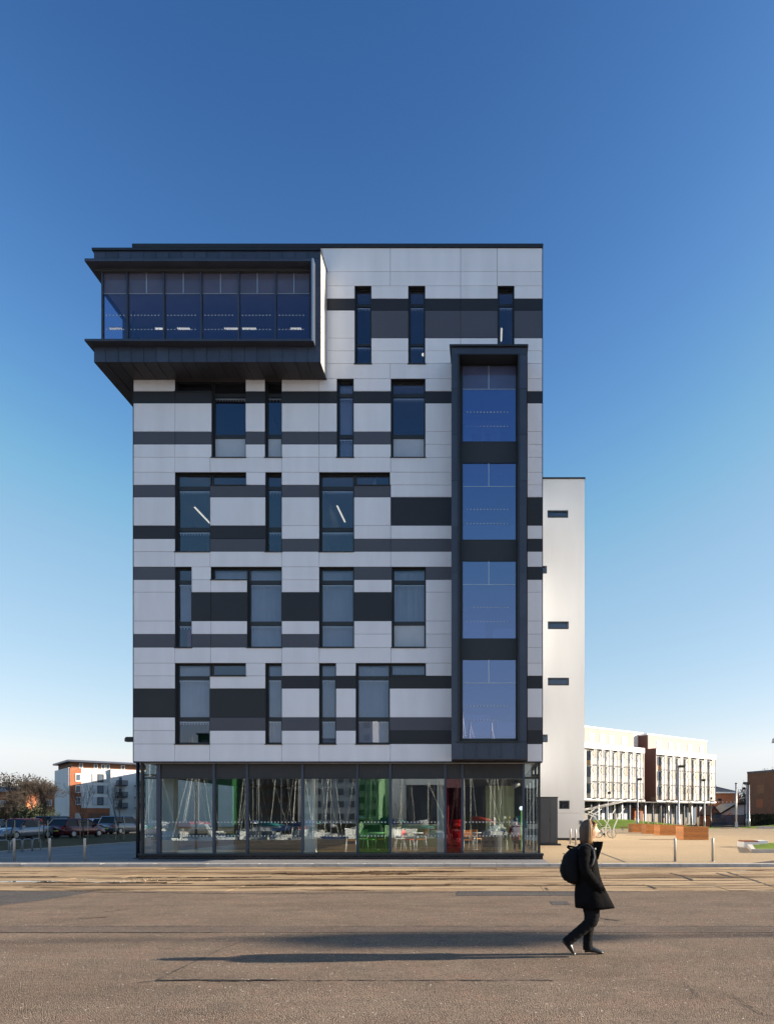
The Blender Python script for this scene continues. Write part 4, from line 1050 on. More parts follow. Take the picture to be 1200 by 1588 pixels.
# left side
bare_tree('bare_tree','largest bare tree, left of the white apartment block',X(58,104),104,0,10.8,11,7,.44,.30,.05,first=.2,tw=.010)
bare_tree('bare_tree','bare tree just left of the largest one, fainter',X(40,118),118,0,10.2,5,6,.5,.25,.05,first=.22,tw=.010)
bare_tree('bare_tree','bare tree at the left picture edge above the dark bushes',X(2,125),125,0,11.5,9,6,.5,.25,.06,first=.22,tw=.012)
bare_tree('bare_tree','low bare tree leaning at the left edge',X(24,100),100,0,7.2,21,7,.6,.2,.02,first=.2,tw=.010)
k=0
for px,d,rx,rz,m in ((6,99.2,3.6,2.5,'leaf_brown'),(38,99.1,3.2,3.0,'leaf'),(62,99.3,2.2,3.2,'leaf'),(-16,101,4,3.6,'leaf')):
    bush(['brownish winter bush at the left edge behind the cars','wide dark evergreen bush behind the silver convertible','dark bush under the largest bare tree','tall bush at the extreme left'][k],X(px,d),d,.1,rx,2.5,rz,6500,m,k+3,.13); k+=1
# wooded slope far left and right
def wood(name,x0,x1,y,h,n,seed,label,m='leaf_brown',z=0):
    rnd=random.Random(seed); mb=MB()
    for i in range(n):
        x=rnd.uniform(x0,x1); yy=y+rnd.uniform(-12,12); hh=h*(.6+.4*noise.noise(Vector((x*.05,seed,0)))+.25*math.sin(x*.13+seed)+rnd.uniform(-.1,.1))
        p=Vector((x,yy,z+hh*rnd.random()**.5)); v=Vector((rnd.uniform(-1,1),rnd.uniform(-.3,.3),rnd.uniform(-.2,1))).normalized(); c=Vector((v.z,0,-v.x)); L=rnd.uniform(.25,.6)
        mb.poly([p-v*L,p+c*.09*L,p+v*L,p-c*.09*L]); 
        if i%3==0: mb.poly([p-v*L*.6,p+Vector((0,1,0))*.3,p+v*L*.6,p-c*.35])
    return obj(name,mb,M[m],fixn=False,kind='stuff',label=label)
def hill(name,x0,x1,y0,y1,h,seed,m='hillside'):
    mb=MB(); mb.cs=True; A,B=40,14
    for j in range(B):
        for i in range(A):
            u=i/(A-1); v=j/(B-1); x=x0+(x1-x0)*u; y=y0+(y1-y0)*v
            mb.v.append((x,y,h*math.sin(v*math.pi/2)*(min(1,u*5,(1-u)*5)**.7)*(1+.3*noise.noise(Vector((x*.02,y*.02,seed))))-.5))
    for j in range(B-1):
        for i in range(A-1): mb.face([j*A+i,j*A+i+1,(j+1)*A+i+1,(j+1)*A+i])
    return obj(name,mb,M[m],kind='structure',fixn=False)
hill('hill',-420,-120,190,420,17,1); hill('hill',40,420,210,480,12,2)
wood('woodland',-260,-130,200,15,34000,1,'grey brown bare woodland on the slope behind the left houses',z=1)
wood('woodland',60,150,210,15.5,30000,2,'grey bare woodland behind the brick buildings on the right',z=1,m='twig')
# saplings with stakes
def sapling(x,y,z,h,label,seed,stakes=True,group='young staked trees by the car park'):
    t=bare_tree('young_tree',label,x,y,z,h,seed,4,.38,.045,.22,group,first=.36)
    for s in (-.28,.28): obj('stake', MB().tube([(x+s,y,z),(x+s,y,z+1.35)],.035,6), M['stake'], t)
    obj('tie', MB().box(x-.3,x+.3,y-.02,y+.02,z+1.15,z+1.22), M['black'], t)
    return t
sapling(X(187,47),47,.13,3.7,'young bare tree on the verge just left of the tower, in a ring of soil',31)
blob('soil_ring',X(176,46.6),46.6,1.0,.9,.136,M['soil'],ir=.05)
sapling(X(131,50),50,.13,3.9,'young bare tree in front of the dark red hatchback',32)
sapling(X(68,44),44,.13,2.6,'thin dark young tree in front of the silver convertible',33)
sapling(X(17,46),46,.13,2.5,'thin dark young tree at the left in front of the parked cars',34)
i=0
for xf,yf,w_,dp,h,_ in PLN:
    t=bare_tree('planter_tree',['slim bare tree in the nearest planter, between two pale stakes','slim bare tree with stakes in the second planter','slim bare tree in the third planter','slim bare tree in the farthest planter'][i],xf+w_/2,yf+dp/2,h-.02,2.9,50+i,3,.35,.03,.25,'slim staked trees in the planters',first=.4)
    for s in (-.42,.42): obj('stake', MB().tube([(xf+w_/2+s,yf+dp/2,h-.02),(xf+w_/2+s,yf+dp/2,h+.75)],.04,6), M['stake'], t)
    i+=1
# ---------------------------------------------------------------- bicycles and shelter
def bicycle(label, x,y,z,rz,col,group='parked bicycles'):
    t=thing('bicycle',label,'bicycle',(x,y,z),rz,group)
    R=.33
    for cx in (-.52,.52):
        mb=MB(); mb.tube([(cx+R*math.cos(a),0,R+R*math.sin(a)) for a in [2*math.pi*i/20 for i in range(21)]],.022,6,cap=False)
        wh=obj('wheel', mb, M['black'], t, w=False)
        mb=MB()
        for k in range(8):
            a=math.pi*k/8; mb.bar((cx-R*math.cos(a),0,R-R*math.sin(a)),(cx+R*math.cos(a),0,R+R*math.sin(a)),.006)
        obj('spokes', mb, M['galv'], wh, w=False)
    f=MB(); bb=(-.08,0,.28); st=(-.18,0,.78); hd=(.36,0,.80)
    for a,b in ((bb,st),(st,hd),(bb,(.40,0,.66)),((-.52,0,R),bb),((-.52,0,R),(-.165,0,.72)),((.36,0,.86),(.52,0,R))): f.tube([a,b],.018,6)
    obj('frame', f, M[col], t, w=False)
    obj('saddle', MB().ball((-.2,0,.88),(.13,.06,.035),8,5).tube([(-.18,0,.78),(-.2,0,.87)],.015,5), M['black'], t, w=False)
    obj('handlebar', MB().tube([(.42,-.27,.95),(.36,-.1,.98),(.36,.1,.98),(.42,.27,.95)],.014,6).tube([(.36,0,.85),(.36,0,.98)],.016,6), M['black'], t, w=False)
    obj('crank', MB().tube([(bb[0],-.05,bb[2]),(bb[0],.05,bb[2])],.09,10).bar((bb[0],-.07,bb[2]),(bb[0]+.12,-.07,bb[2]-.12),.02), M['black'], t, w=False)
    return t
bicycle('pale framed bicycle under the curved shelter, side on',X(937.5,52.5),52.5,.1,0,'white')
bicycle('dark bicycle deeper in the curved shelter, handlebars turned to us',X(930,56.5),56.5,.1,.9,'black')
bicycle('bicycle standing between the planters and the grass bank',X(1012,86),86,.1,.3,'black'); bicycle('second bicycle beside the one between planters and bank',X(1004,86.5),86.5,.1,-.4,'zinc')
M['shelter']=mat('shelter_tube',(.50,.50,.48),.5)
t=thing('bike_shelter','curved white tubular bike shelter beside the annexe','bike shelter',(X(930,54),54,.1))
for y in (51.0,54.5):
    x1=X(949,51.5); x0=x1-4.0
    # Y-shaped ribs: base at right, curving up to the left roof
    obj('rib', MB().tube([(x1-.05,y,.1),(x1+.02,y,.9),(x1+.35,y,1.7),(x1+.8,y,2.35)],[.045,.04,.035,.028],8), M['shelter'], t)
    obj('rib', MB().tube([(x1-.1,y,.1),(x1-.25,y,.95),(x1-.9,y,1.75),(x1-1.9,y,2.1)],[.04,.035,.032,.028],8), M['shelter'], t)
    obj('rib', MB().tube([(x1-2.2,y,.1),(x1-2.1,y,.95),(x1-1.5,y,1.9),(x1-.9,y,2.3)],[.04,.035,.032,.028],8), M['shelter'], t)
    obj('rib', MB().tube([(x1-2.3,y,.1),(x1-2.5,y,.95),(x1-3.2,y,1.7),(x1-3.9,y,1.95)],[.04,.035,.032,.028],8), M['shelter'], t)
    obj('roof_rail', MB().tube([(x1-4.0,y,1.95),(x1-2.4,y,2.15),(x1-.8,y,2.45),(x1+.95,y,2.9)],.028,8), M['shelter'], t)
M['poly']=glass('roof_sheet',(.8,.82,.84),.18,(1,1,1),.1)
mb=MB(); prof=[(x1-4.1,1.99),(x1-2.4,2.2),(x1-.8,2.5),(x1+1.0,2.95)]
for (a,b),(c,d_) in zip(prof[:-1],prof[1:]): mb.poly([(a,50.8,b),(c,50.8,d_),(c,55.8,d_),(a,55.8,b)]); mb.poly([(a,50.8,b+.02),(c,50.8,d_+.02),(c,55.8,d_+.02),(a,55.8,b+.02)])
obj('roof_sheet', mb, M['poly'], t)
# ================================================================ WHITE PANELLED BUILDING
th=math.atan2(1059,1312); ca,sa=math.cos(th),math.sin(th)
BX0,BY0=17.2,120.0
AC=thing('panelled_building','long white academy-like building with projecting panel screens and a pink timber top storey','building',(BX0,BY0,.1),th)
def s_at(px, off=0):    # distance along the front, off = behind the front plane
    p=(px-VX)/FPX; x0=BX0-sa*off; y0=BY0+ca*off
    return (p*y0-x0)/(ca-p*sa)
M['pink']=mat('pink_timber',(.44,.325,.29),.7,var=.16,scale=1.5,stretch=(6,6,.2))
M['brown_side']=mat('brown_timber',(.085,.032,.026),.6,var=.15,scale=1.5,stretch=(4,4,.3))
M['pw']=mat('white_panel',(.52,.50,.475),.5,var=.04,rand=.08)
M['orange_p']=mat('orange_panel',(.70,.36,.16),.5,rand=.15)
M['cream_p']=mat('cream_panel',(.50,.43,.32),.5,rand=.1)
M['mesh_p']=mat('screen_cream',(.46,.43,.385),.5,rand=.14)
zF,zT=4.8-.1,14.75-.1
M['gw']=mat('ground_wall_grey',(.26,.25,.235),.8,var=.1)
M['pane_grey']=mat('pane_grey',(.20,.23,.26),.2,var=.1)
M['screen_edge']=mat('screen_edge',(.10,.10,.105),.5)
s0,s1=-14.0,s_at(995.5); s2=s_at(1014.5); s3=s_at(1106)
off2=-0.0
def block(sa_,sb_,setb,bays,p0,p1,nm):
    obj('wall', MB().box(sa_,sb_,setb,setb+14,zF,zT), M['pw'], AC, w=False)
    obj('parapet', MB().box(sa_-.1,sb_+.1,setb-.5,setb+.3,zT-.95,zT+.0), M['white'], AC, w=False)
    obj('floor_band', MB().box(sa_-.1,sb_+.1,setb-.55,setb-.003,zF-.15,zF+.15), M['white'], AC, w=False)
    H=(zT-.95-zF-.2)/3
    ss=[s_at(p0+(p1-p0)*i/bays,setb) for i in range(bays+1)]
    ss[0]=max(ss[0],sa_)
    for i in range(bays):
        a,b=ss[i],ss[i+1]; w_=b-a; fin=a+w_*.54
        for k in range(3):
            z0=zF+.2+k*H; z1=z0+H-.12
            wa,wb=a+.05*w_,fin-.05
            dark = M['glass_far']
            f=obj('window', MB().box(wa,wb,setb-.08,setb-.002,z0+H*.30,z0+H*.90), M['frame'], AC, w=False)
            tint='pane_grey' if (i*7+k*3)%4 in (0,1) and k>0 else 'glass_far'
            obj('pane', MB().box(wa+.06,(wa+wb)/2-.03,setb-.10,setb-.081,z0+H*.34,z0+H*.86).box((wa+wb)/2+.03,wb-.06,setb-.10,setb-.081,z0+H*.34,z0+H*.86), M[tint], f, w=False)
            c=['cream_p','orange_p','pw','cream_p','orange_p'][(i*3+k*2)%5]
            obj('infill_panel', MB().box(wa,wb,setb-.05,setb-.003,z0+.02,z0+H*.29), M[c], AC, w=False)
            # projecting screen: two posts, panels between, tie rods
            xa,xb=fin,b-.04*w_; yo=setb-.75
            obj('screen_panel', MB().box(xa+.05,xb-.05,yo,yo+.05,z0+H*.05,z0+H*.45), M['mesh_p'], AC, w=False)
            obj('screen_panel', MB().box(xa+.05,xb-.05,yo+.02,yo+.07,z0+H*.47,z0+H*.95), M[('mesh_p','pw','cream_p')[(i+k)%3]], AC, w=False)
            for xe in (xa+.03,xb-.09,(xa+xb)/2): obj('screen_rail', MB().box(xe,xe+.06,yo-.03,yo-.001,z0+H*.03,z0+H*.97), M['screen_edge'], AC, w=False)
            obj('diagonal_tie', MB().bar((xa,yo,z0+H*.5),(xa,setb,z0+H*.95),.05).bar((xb,yo,z0+H*.5),(xb,setb,z0+H*.95),.05), M['screen_edge'], AC, w=False)
            obj('bracket', MB().bar((xa,setb,z0+.12),(xa,yo,z0),.09).bar((xb,setb,z0+.12),(xb,yo,z0),.09).bar((xa,yo,z0),(xb,yo,z0),.10), M['zinc'], AC, w=False)
        for xx in (fin,b-.04*w_):
            obj('screen_post', MB().box(xx-.05,xx+.05,setb-.8,setb-.7,zF+.1,zT-1.05), M['zinc'], AC, w=False)
        obj('bracket', MB().bar((fin,setb,zT-1.0),(fin,setb-.75,zT-1.15),.1).bar((b-.04*w_,setb,zT-1.0),(b-.04*w_,setb-.75,zT-1.15),.1), M['zinc'], AC, w=False)
block(s0,s1,0,7,909-0,993,'a')
block(s2,s3,0,7,1018,1104,'b')
# dark recess between the blocks
obj('recess_wall', MB().box(s1+.01,s2+2,4.0,4.3,zF,zT), M['brown_side'], AC, w=False)
obj('block_flank', MB().box(s2-.2,s2-.001,-.45,4.0,zF-.1,zT+.25), M['brown_side'], AC, w=False)
obj('block_flank', MB().box(s1+.001,s1+.5,-.1,.4,zF,zT), M['pink'], AC, w=False)
for k in range(3):
    z0=zF+.6+k*3.1
    obj('window', MB().box(s1+.6,s2-.9,3.9,3.99,z0,z0+2.2), M['glass_far'], AC, w=False)
# set-back timber storey
u0,u1=s_at(908,3)-14,s_at(982,3); zt2=zT+3.55
obj('top_storey', MB().box(u0,u1,3,12,zT,zt2-.3), M['pink'], AC, w=False)
obj('roof_trim', MB().box(u0,u1,2.9,12,zt2-.3,zt2), M['white'], AC, w=False)
obj('stair_head', MB().box(u1+.01,s_at(998,5),5.2,11,zT,zt2+.45), M['white'], AC, w=False)
obj('stair_louvre', MB().box(u1-6.0,u1-.5,5.5,9,zt2+.01,zt2+.5), M['frame'], AC, w=False)
v0,v1=s_at(1003.5,3),s_at(1095,3)
obj('top_storey', MB().box(v0,v1,3,12,zT,zt2-.3), M['pink'], AC, w=False)
obj('roof_trim', MB().box(v0-.2,v1+.05,2.9,12,zt2-.3,zt2), M['white'], AC, w=False)
obj('top_flank', MB().box(v0-.2,v0-.002,2.8,12,zT,zt2-.3), M['brown_side'], AC, w=False)
for px in (913,930,944,964,1017,1036,1048,1066,1084):
    s=s_at(px,3); f=obj('window', MB().box(s,s+1.3,2.93,2.99,zT+.8,zT+2.3), M['white'], AC, w=False)
    obj('pane', MB().box(s+.12,s+1.18,2.91,2.929,zT+.9,zT+2.2), M['frost'], f, w=False)
# ground floor: recessed wall, columns, shopfronts
obj('ground_fascia', MB().box(s0,s3-.6,1.3,1.5,zF-1.0,zF-.36), M['frame'], AC, w=False)
obj('ground_wall', MB().box(s0,s3-1.5,3.5,4,0,zF-.15), M['gw'], AC, w=False)
obj('ground_soffit', MB().box(s0,s3,-.4,13,zF-.35,zF-.16), M['frame'], AC, w=False)
for px in range(914,1106,12):
    s=s_at(px,1); obj('column', MB().box(s-.16,s+.16,.6,.92,0,zF-.36), M[('zinc','frame','galv')[(px//12)%3]], AC, w=False)
for px in (918,931,943,957,967,1020,1031,1044,1058,1070,1083,1094):
    s=s_at(px,3.5); f=obj('window', MB().box(s,s+2.0,3.4,3.49,.2,zF-.8), M['frame'], AC, w=False)
    obj('pane', MB().box(s+.1,s+.95,3.37,3.399,.3,zF-.9).box(s+1.05,s+1.9,3.37,3.399,.3,zF-.9), M['frost' if px%2 else 'glass_far'], f, w=False)
obj('entrance', MB().box(s1+.8,s2-.4,2.5,3.4,0,3.4), M['brick_orange'], AC, w=False)
obj('entrance_door', MB().box(s1+1.3,s2-1.0,2.45,2.499,0,2.6), M['black'], AC, w=False)
# ================================================================ RIGHT BRICK BUILDINGS
d=118; x0=X(1158.8,d); ang=math.atan2(-.925,.379)
BB=thing('brick_block','large windowless brown brick block at the right edge','building',(x0,d,.1),ang)
hh=Z(1199.5,d)-.1
obj('wall', MB().box(0,13,0,14,0,hh), M['brick_brown'], BB, w=False)
obj('coping', MB().box(-.1,13.1,-.1,14.1,hh,hh+.3), M['zinc'], BB, w=False)
obj('sunlit_edge', MB().box(-.12,-.001,-.0,1.0,0,hh), M['brick_orange'], BB, w=False)  # brighter brick strip standing in for sunlight on the block's edge
for k,(q,zz) in enumerate(((2.2,5.6),(2.0,3.2),(9,5.6),(8.5,3.0))): obj('blocked_opening', MB().box(q,q+1.6,-.03,-.001,zz,zz+1.4), M['brick_orange'] if k%2 else mat('brick_infill_%s'%'ab'[k//2],(.26,.13,.07),.85), BB, w=False)
for q in (8,10,12,14): obj('vent_pipe', MB().tube([(q,3,hh+.3),(q,3,hh+1.6)],.06,6), M['galv'], BB, w=False)
t=thing('ivy_fence','dark green ivy-covered fence along the foot of the brown brick block','fence',(x0,d,.1),ang)
for k in range(3): obj('fence_post', MB().box(1.5+k*3,1.6+k*3,-1.6,-1.5,0,2.0), M['frame'], t, w=False)
rnd=random.Random(4); mb=MB()
for i in range(1500):
    p=Vector((rnd.uniform(1.0,8.5),-1.55+rnd.uniform(-.25,.25),rnd.uniform(.05,2.1))); v=Vector((rnd.uniform(-1,1),rnd.uniform(-1,1),rnd.uniform(-1,1))).normalized(); w_=v.orthogonal().normalized(); c=v.cross(w_); k=.17
    mb.poly([p-w_*k,p+c*k*.6,p+w_*k,p-c*k*.6])
obj('ivy', mb, M['leaf'], t, w=False, fixn=False)
d=150.; x0,x1=X(1100,d),X(1145.3,d); ze=Z(1228.5,d)
t=thing('brick_warehouse','orange brick warehouse with a dark slate roof between the white building and the brick block','building',((x0+x1)/2,d,.1))
obj('wall', MB().box(x0,x1,d,d+14,.1,ze), M['brick_orange'], t)
zr=Z(1212.5,d)
obj('roof', MB().loft([[(x0-.4,d-.4,ze),(x1+.3,d-.4,ze),(x1+.3,d+14.4,ze),(x0-.4,d+14.4,ze)],[(x0-.2,d+6,zr+.1),(x1-9.5,d+6,zr+.1),(x1-9.5,d+8,zr+.1),(x0-.2,d+8,zr+.1)]],smooth=False), M['zinc_dark'], t)
obj('eaves', MB().box(x0-.4,x1+.35,d-.45,d-.401,ze-.25,ze+.05), M['white'], t)
obj('skylight', MB().box(X(1106,d),X(1117,d),d+3,d+3.3,Z(1219,d),Z(1216,d)), M['frost'], t)
for px in (1113.5,1120,1126,1132.5,1138): obj('air_brick', MB().box(X(px-.8,d),X(px+.8,d),d-.04,d-.001,Z(1245,d),Z(1242.5,d)), M['concrete'], t)
for px in (1110,1122): 
    w_=obj('window', MB().box(X(px-3,d),X(px+3,d),d-.06,d-.001,Z(1263,d),Z(1256,d)), M['white'], t)
d=128.
t=thing('lean_to_shed','low shed with a black slanting roof before the brick warehouse','shed',(X(1130,d),d,.1))
q=[(1117,1261),(1141,1247),(1160,1247),(1160,1275),(1117,1275)]
obj('wall', MB().prism([(X(a,d),Z(b,d) if b<1270 else .1) for a,b in q],d,d+8), M['frost'], t)
obj('roof', MB().prism([(X(a,d),Z(b,d)) for a,b in ((1116.5,1263),(1116.5,1260),(1140.8,1245.2),(1160,1245.2),(1160,1248),(1141.3,1248))],d-.4,d+8.4), M['frame'], t)
t=thing('gabled_shed','low dark brown gabled shed at the foot of the white building','shed',(X(1112,d),d,.1)); d=126.
obj('wall', MB().prism([(X(a,d),Z(b,d) if b<1272 else .1) for a,b in ((1100,1262),(1106,1251),(1115,1262),(1115,1275),(1100,1275))],d,d+6), M['brick_orange'], t)
obj('roof', MB().prism([(X(a,d),Z(b,d)) for a,b in ((1098,1264),(1106,1249),(1117,1263),(1115.5,1264.5),(1106,1252),(1100,1265))],d-.3,d+6.3), M['brown_side'], t)
d=122.
t=thing('palisade_fence','blue grey palisade fence behind the right end of the plaza','fence',(X(1130,d),d,.1))
mb=MB()
k=0
for i in range(90):
    x=X(1104,d)+i*.085*1.0; 
    x=X(1104,d)+i*(X(1160,d)-X(1104,d))/90
    obj('pale', MB().box(x,x+.05,d,d+.03,.1,Z(1263.5,d)), M['zinc'], t, fixn=False)
for z in (.5,1.9): obj('rail', MB().box(X(1104,d),X(1160,d),d+.031,d+.07,z,z+.06), M['zinc'], t)
t=thing('orange_digger','small orange digger parked behind the palisade fence','digger',(X(1114,124.5),124.5,.1)); d=124.5; xx=X(1113,d)
M['digger']=mat('digger_orange',(.65,.22,.03),.5)
obj('body', MB().box(xx-1.0,xx+1.2,d-.8,d+.8,.7,1.5), M['digger'], t); obj('cab', MB().box(xx-.7,xx+.3,d-.6,d+.6,1.5,2.5), M['black'], t)
obj('track', MB().box(xx-1.2,xx+1.3,d-1.0,d-.6,.1,.7), M['black'], t); obj('track', MB().box(xx-1.2,xx+1.3,d+.6,d+1.0,.1,.7), M['black'], t)
obj('boom', MB().bar((xx+1,d,1.4),(xx+2.2,d,2.5),.2).bar((xx+2.2,d,2.5),(xx+2.9,d,.9),.16), M['digger'], t)
# ================================================================ LEFT BUILDINGS
th2=math.radians(41.9); d=120.; xc=X(108.5,d)
AP=thing('apartment_block','white and orange-brick apartment block with balconies and a flat overhanging roof','building',(xc,d,.1),th2)
c2,s2_=math.cos(th2),math.sin(th2)
def t_at(px,off=0):
    p=(px-VX)/FPX; x0=xc-s2_*off; y0=d+c2*off
    return (p*y0-x0)/(c2-p*s2_)
hA=Z(1190.5,d)-.1
tb=t_at(126.5); tw=t_at(170.8); te=t_at(225)
def u_at(px):  # along the left end wall
    p=(px-VX)/FPX; return (p*d-xc)/(-s2_-p*c2)
ue=u_at(86.7)
obj('brick_bay', MB().box(0,tb,0,ue,0,hA), M['brick_orange'], AP, w=False)
obj('end_wall', MB().box(-.15,-.001,0.1,ue,1.6,hA+.05), M['render'], AP, w=False)
obj('white_wall', MB().box(tb+.001,tw,-.0,ue,3.2,hA), M['render'], AP, w=False)
obj('brick_base', MB().box(tb+.001,tw,.05,ue,0,3.2), M['brick_orange'], AP, w=False)
obj('white_wing', MB().box(tw+.001,te+8,-.6,ue,0,hA), M['render'], AP, w=False)
obj('grille', MB().box(t_at(138),t_at(169),-.05,-.001+.05,0,2.3), M['brick_brown'], AP, w=False)
obj('grille', MB().box(t_at(117),t_at(126),-.05,-.001,0,2.3), M['concrete'], AP, w=False)
obj('penthouse', MB().box(t_at(113),te+8,1.0,ue,hA,Z(1181,d)-.1), M['brick_brown'], AP, w=False)
obj('roof', MB().box(t_at(104.5),te+9,-.6,ue+.5,Z(1181,d)-.1,Z(1178.3,d)-.1), M['zinc'], AP, w=False)
for px in (126,149,160.3,167.5,191):
    a=t_at(px-3,1); b=t_at(px+3,1); f=obj('window', MB().box(a,b,.93,.99,hA+.05,hA+.95), M['white'], AP, w=False)
    obj('pane', MB().box(a+.1,b-.1,.9,.929,hA+.12,hA+.85), M['glass_far'], f, w=False)
for py in (1205,1223,1241.5):
    zc_=Z(py,d)-.1
    f=obj('window', MB().box(t_at(117.5),t_at(125.8),-.08,-.001,zc_-.75,zc_+.7), M['white'], AP, w=False)
    obj('pane', MB().box(t_at(118.7),t_at(124.6),-.1,-.081,zc_-.55,zc_+.5), M['glass_far'], f, w=False)
    for a,b,m in ((143,151.2,'frost'),(151.6,160.8,'glass_far'),(161.2,168.5,'frost')):
        f=obj('window', MB().box(t_at(a),t_at(b),-.08,-.001,zc_-.75,zc_+.7), M['pw'] if m=='frost' else M['frame'], AP, w=False)
        obj('pane', MB().box(t_at(a)+.12,t_at(b)-.12,-.1,-.081,zc_-.6,zc_+.55), M[m], f, w=False)
for py in (1212,1230.5,1248):
    z=Z(py,d)-.1
    for a,b in ((178.5,195.5),(208.5,222)):
        A_,B_=t_at(a,-.6),t_at(b,-.6)
        bal=obj('balcony', MB().box(A_,B_,-1.9,-.61,z-.55,z-.40), M['frame'], AP, w=False)
        mb=MB(); mb.box(A_,B_,-1.9,-1.86,z+.38,z+.44); n=12
        for i in range(n+1): q=A_+(B_-A_)*i/n; mb.box(q-.06,q+.04,-1.9,-1.87,z-.4,z+.38)
        obj('balustrade', mb, M['frame'], bal, w=False)
        f=obj('balcony_door', MB().box(A_+.5,B_-.5,-.66,-.601,z-.4,z+1.2), M['white'], AP, w=False)
        obj('pane', MB().box(A_+.65,B_-.65,-.69,-.661,z-.3,z+1.05), M['glass_far'], f, w=False)
# scaffold-like white bridge in front right of the block
# unseen block, added behind the tower so its shade falls on the apartments
t=thing('shade_block','unseen plain block added behind the tower to shade the apartments','building',(-40,128,.1))
obj('wall', MB().box(-56,-30,112,140,.1,12.4), M['render'], t); obj('roof', MB().box(-56.3,-29.7,111.7,140.3,12.4,12.7), M['zinc'], t)
def house(label,px0,px1,d,ridge,eave,m='brick_orange'):
    x0,x1=X(px0,d),X(px1,d); t=thing('brick_house',label,'house',((x0+x1)/2,d,.0),group='brick houses behind the left trees')
    ze,zr=Z(eave,d),Z(ridge,d)
    obj('wall', MB().box(x0,x1,d,d+9,0,ze), M[m], t)
    obj('roof', MB().loft([[(x0-.4,d-.4,ze),(x1+.4,d-.4,ze),(x1+.4,d+9.4,ze),(x0-.4,d+9.4,ze)],[(x0-.4,d+4.3,zr),(x1+.4,d+4.3,zr),(x1+.4,d+4.7,zr),(x0-.4,d+4.7,zr)]],smooth=False), M['zinc_dark'] , t)
    n=max(1,int((x1-x0)/3.2))
    for i in range(n):
        for zz in (1.2,4.0):
            if zz+1.3<ze:
                q=x0+(i+.35)*(x1-x0)/n; f=obj('window', MB().box(q,q+1.2,d-.06,d-.001,zz,zz+1.3), M['white'], t); obj('pane', MB().box(q+.1,q+1.1,d-.08,d-.061,zz+.1,zz+1.2), M['glass_far'], f)
    return t
house('brick terrace with a dark roof at the left edge behind the trees',-30,40,150,1219.5,1228)
house('bright orange brick house just left of the apartment block',62,92,142,1222,1232)
d=100.; t=thing('boundary_wall','long brown brick boundary wall behind the parked cars','wall',(X(40,d),d,0))
x0,x1=X(-60,d),X(88,d); obj('wall_body', MB().box(x0,x1,d,d+.25,0,1.75), M['brick_brown'], t); obj('coping', MB().box(x0,x1,d-.04,d+.29,1.75,1.83), M['concrete'], t)
d=86.
for px,py0,py1,w_,c,l,cat in ((40,1271,1275,7,'white','small white sign board on the boundary wall','sign'),(53.5,1267,1274,3,'yel','small yellow sign on a post behind the red-roofed car','sign')):
    if c=='yel': M['yel']=mat('yellow_sign',(.5,.34,.02),.6)
    t=thing('sign_board',l,cat,(X(px,d),d,.1)); x=X(px,d)
    obj('board', MB().box(X(px-w_/2,d),X(px+w_/2,d),d,d+.04,Z(py1,d),Z(py0,d)), M[c], t); obj('post', MB().box(x-.03,x+.03,d+.041,d+.1,.1,Z(py0,d)-.05), M['galv'], t)
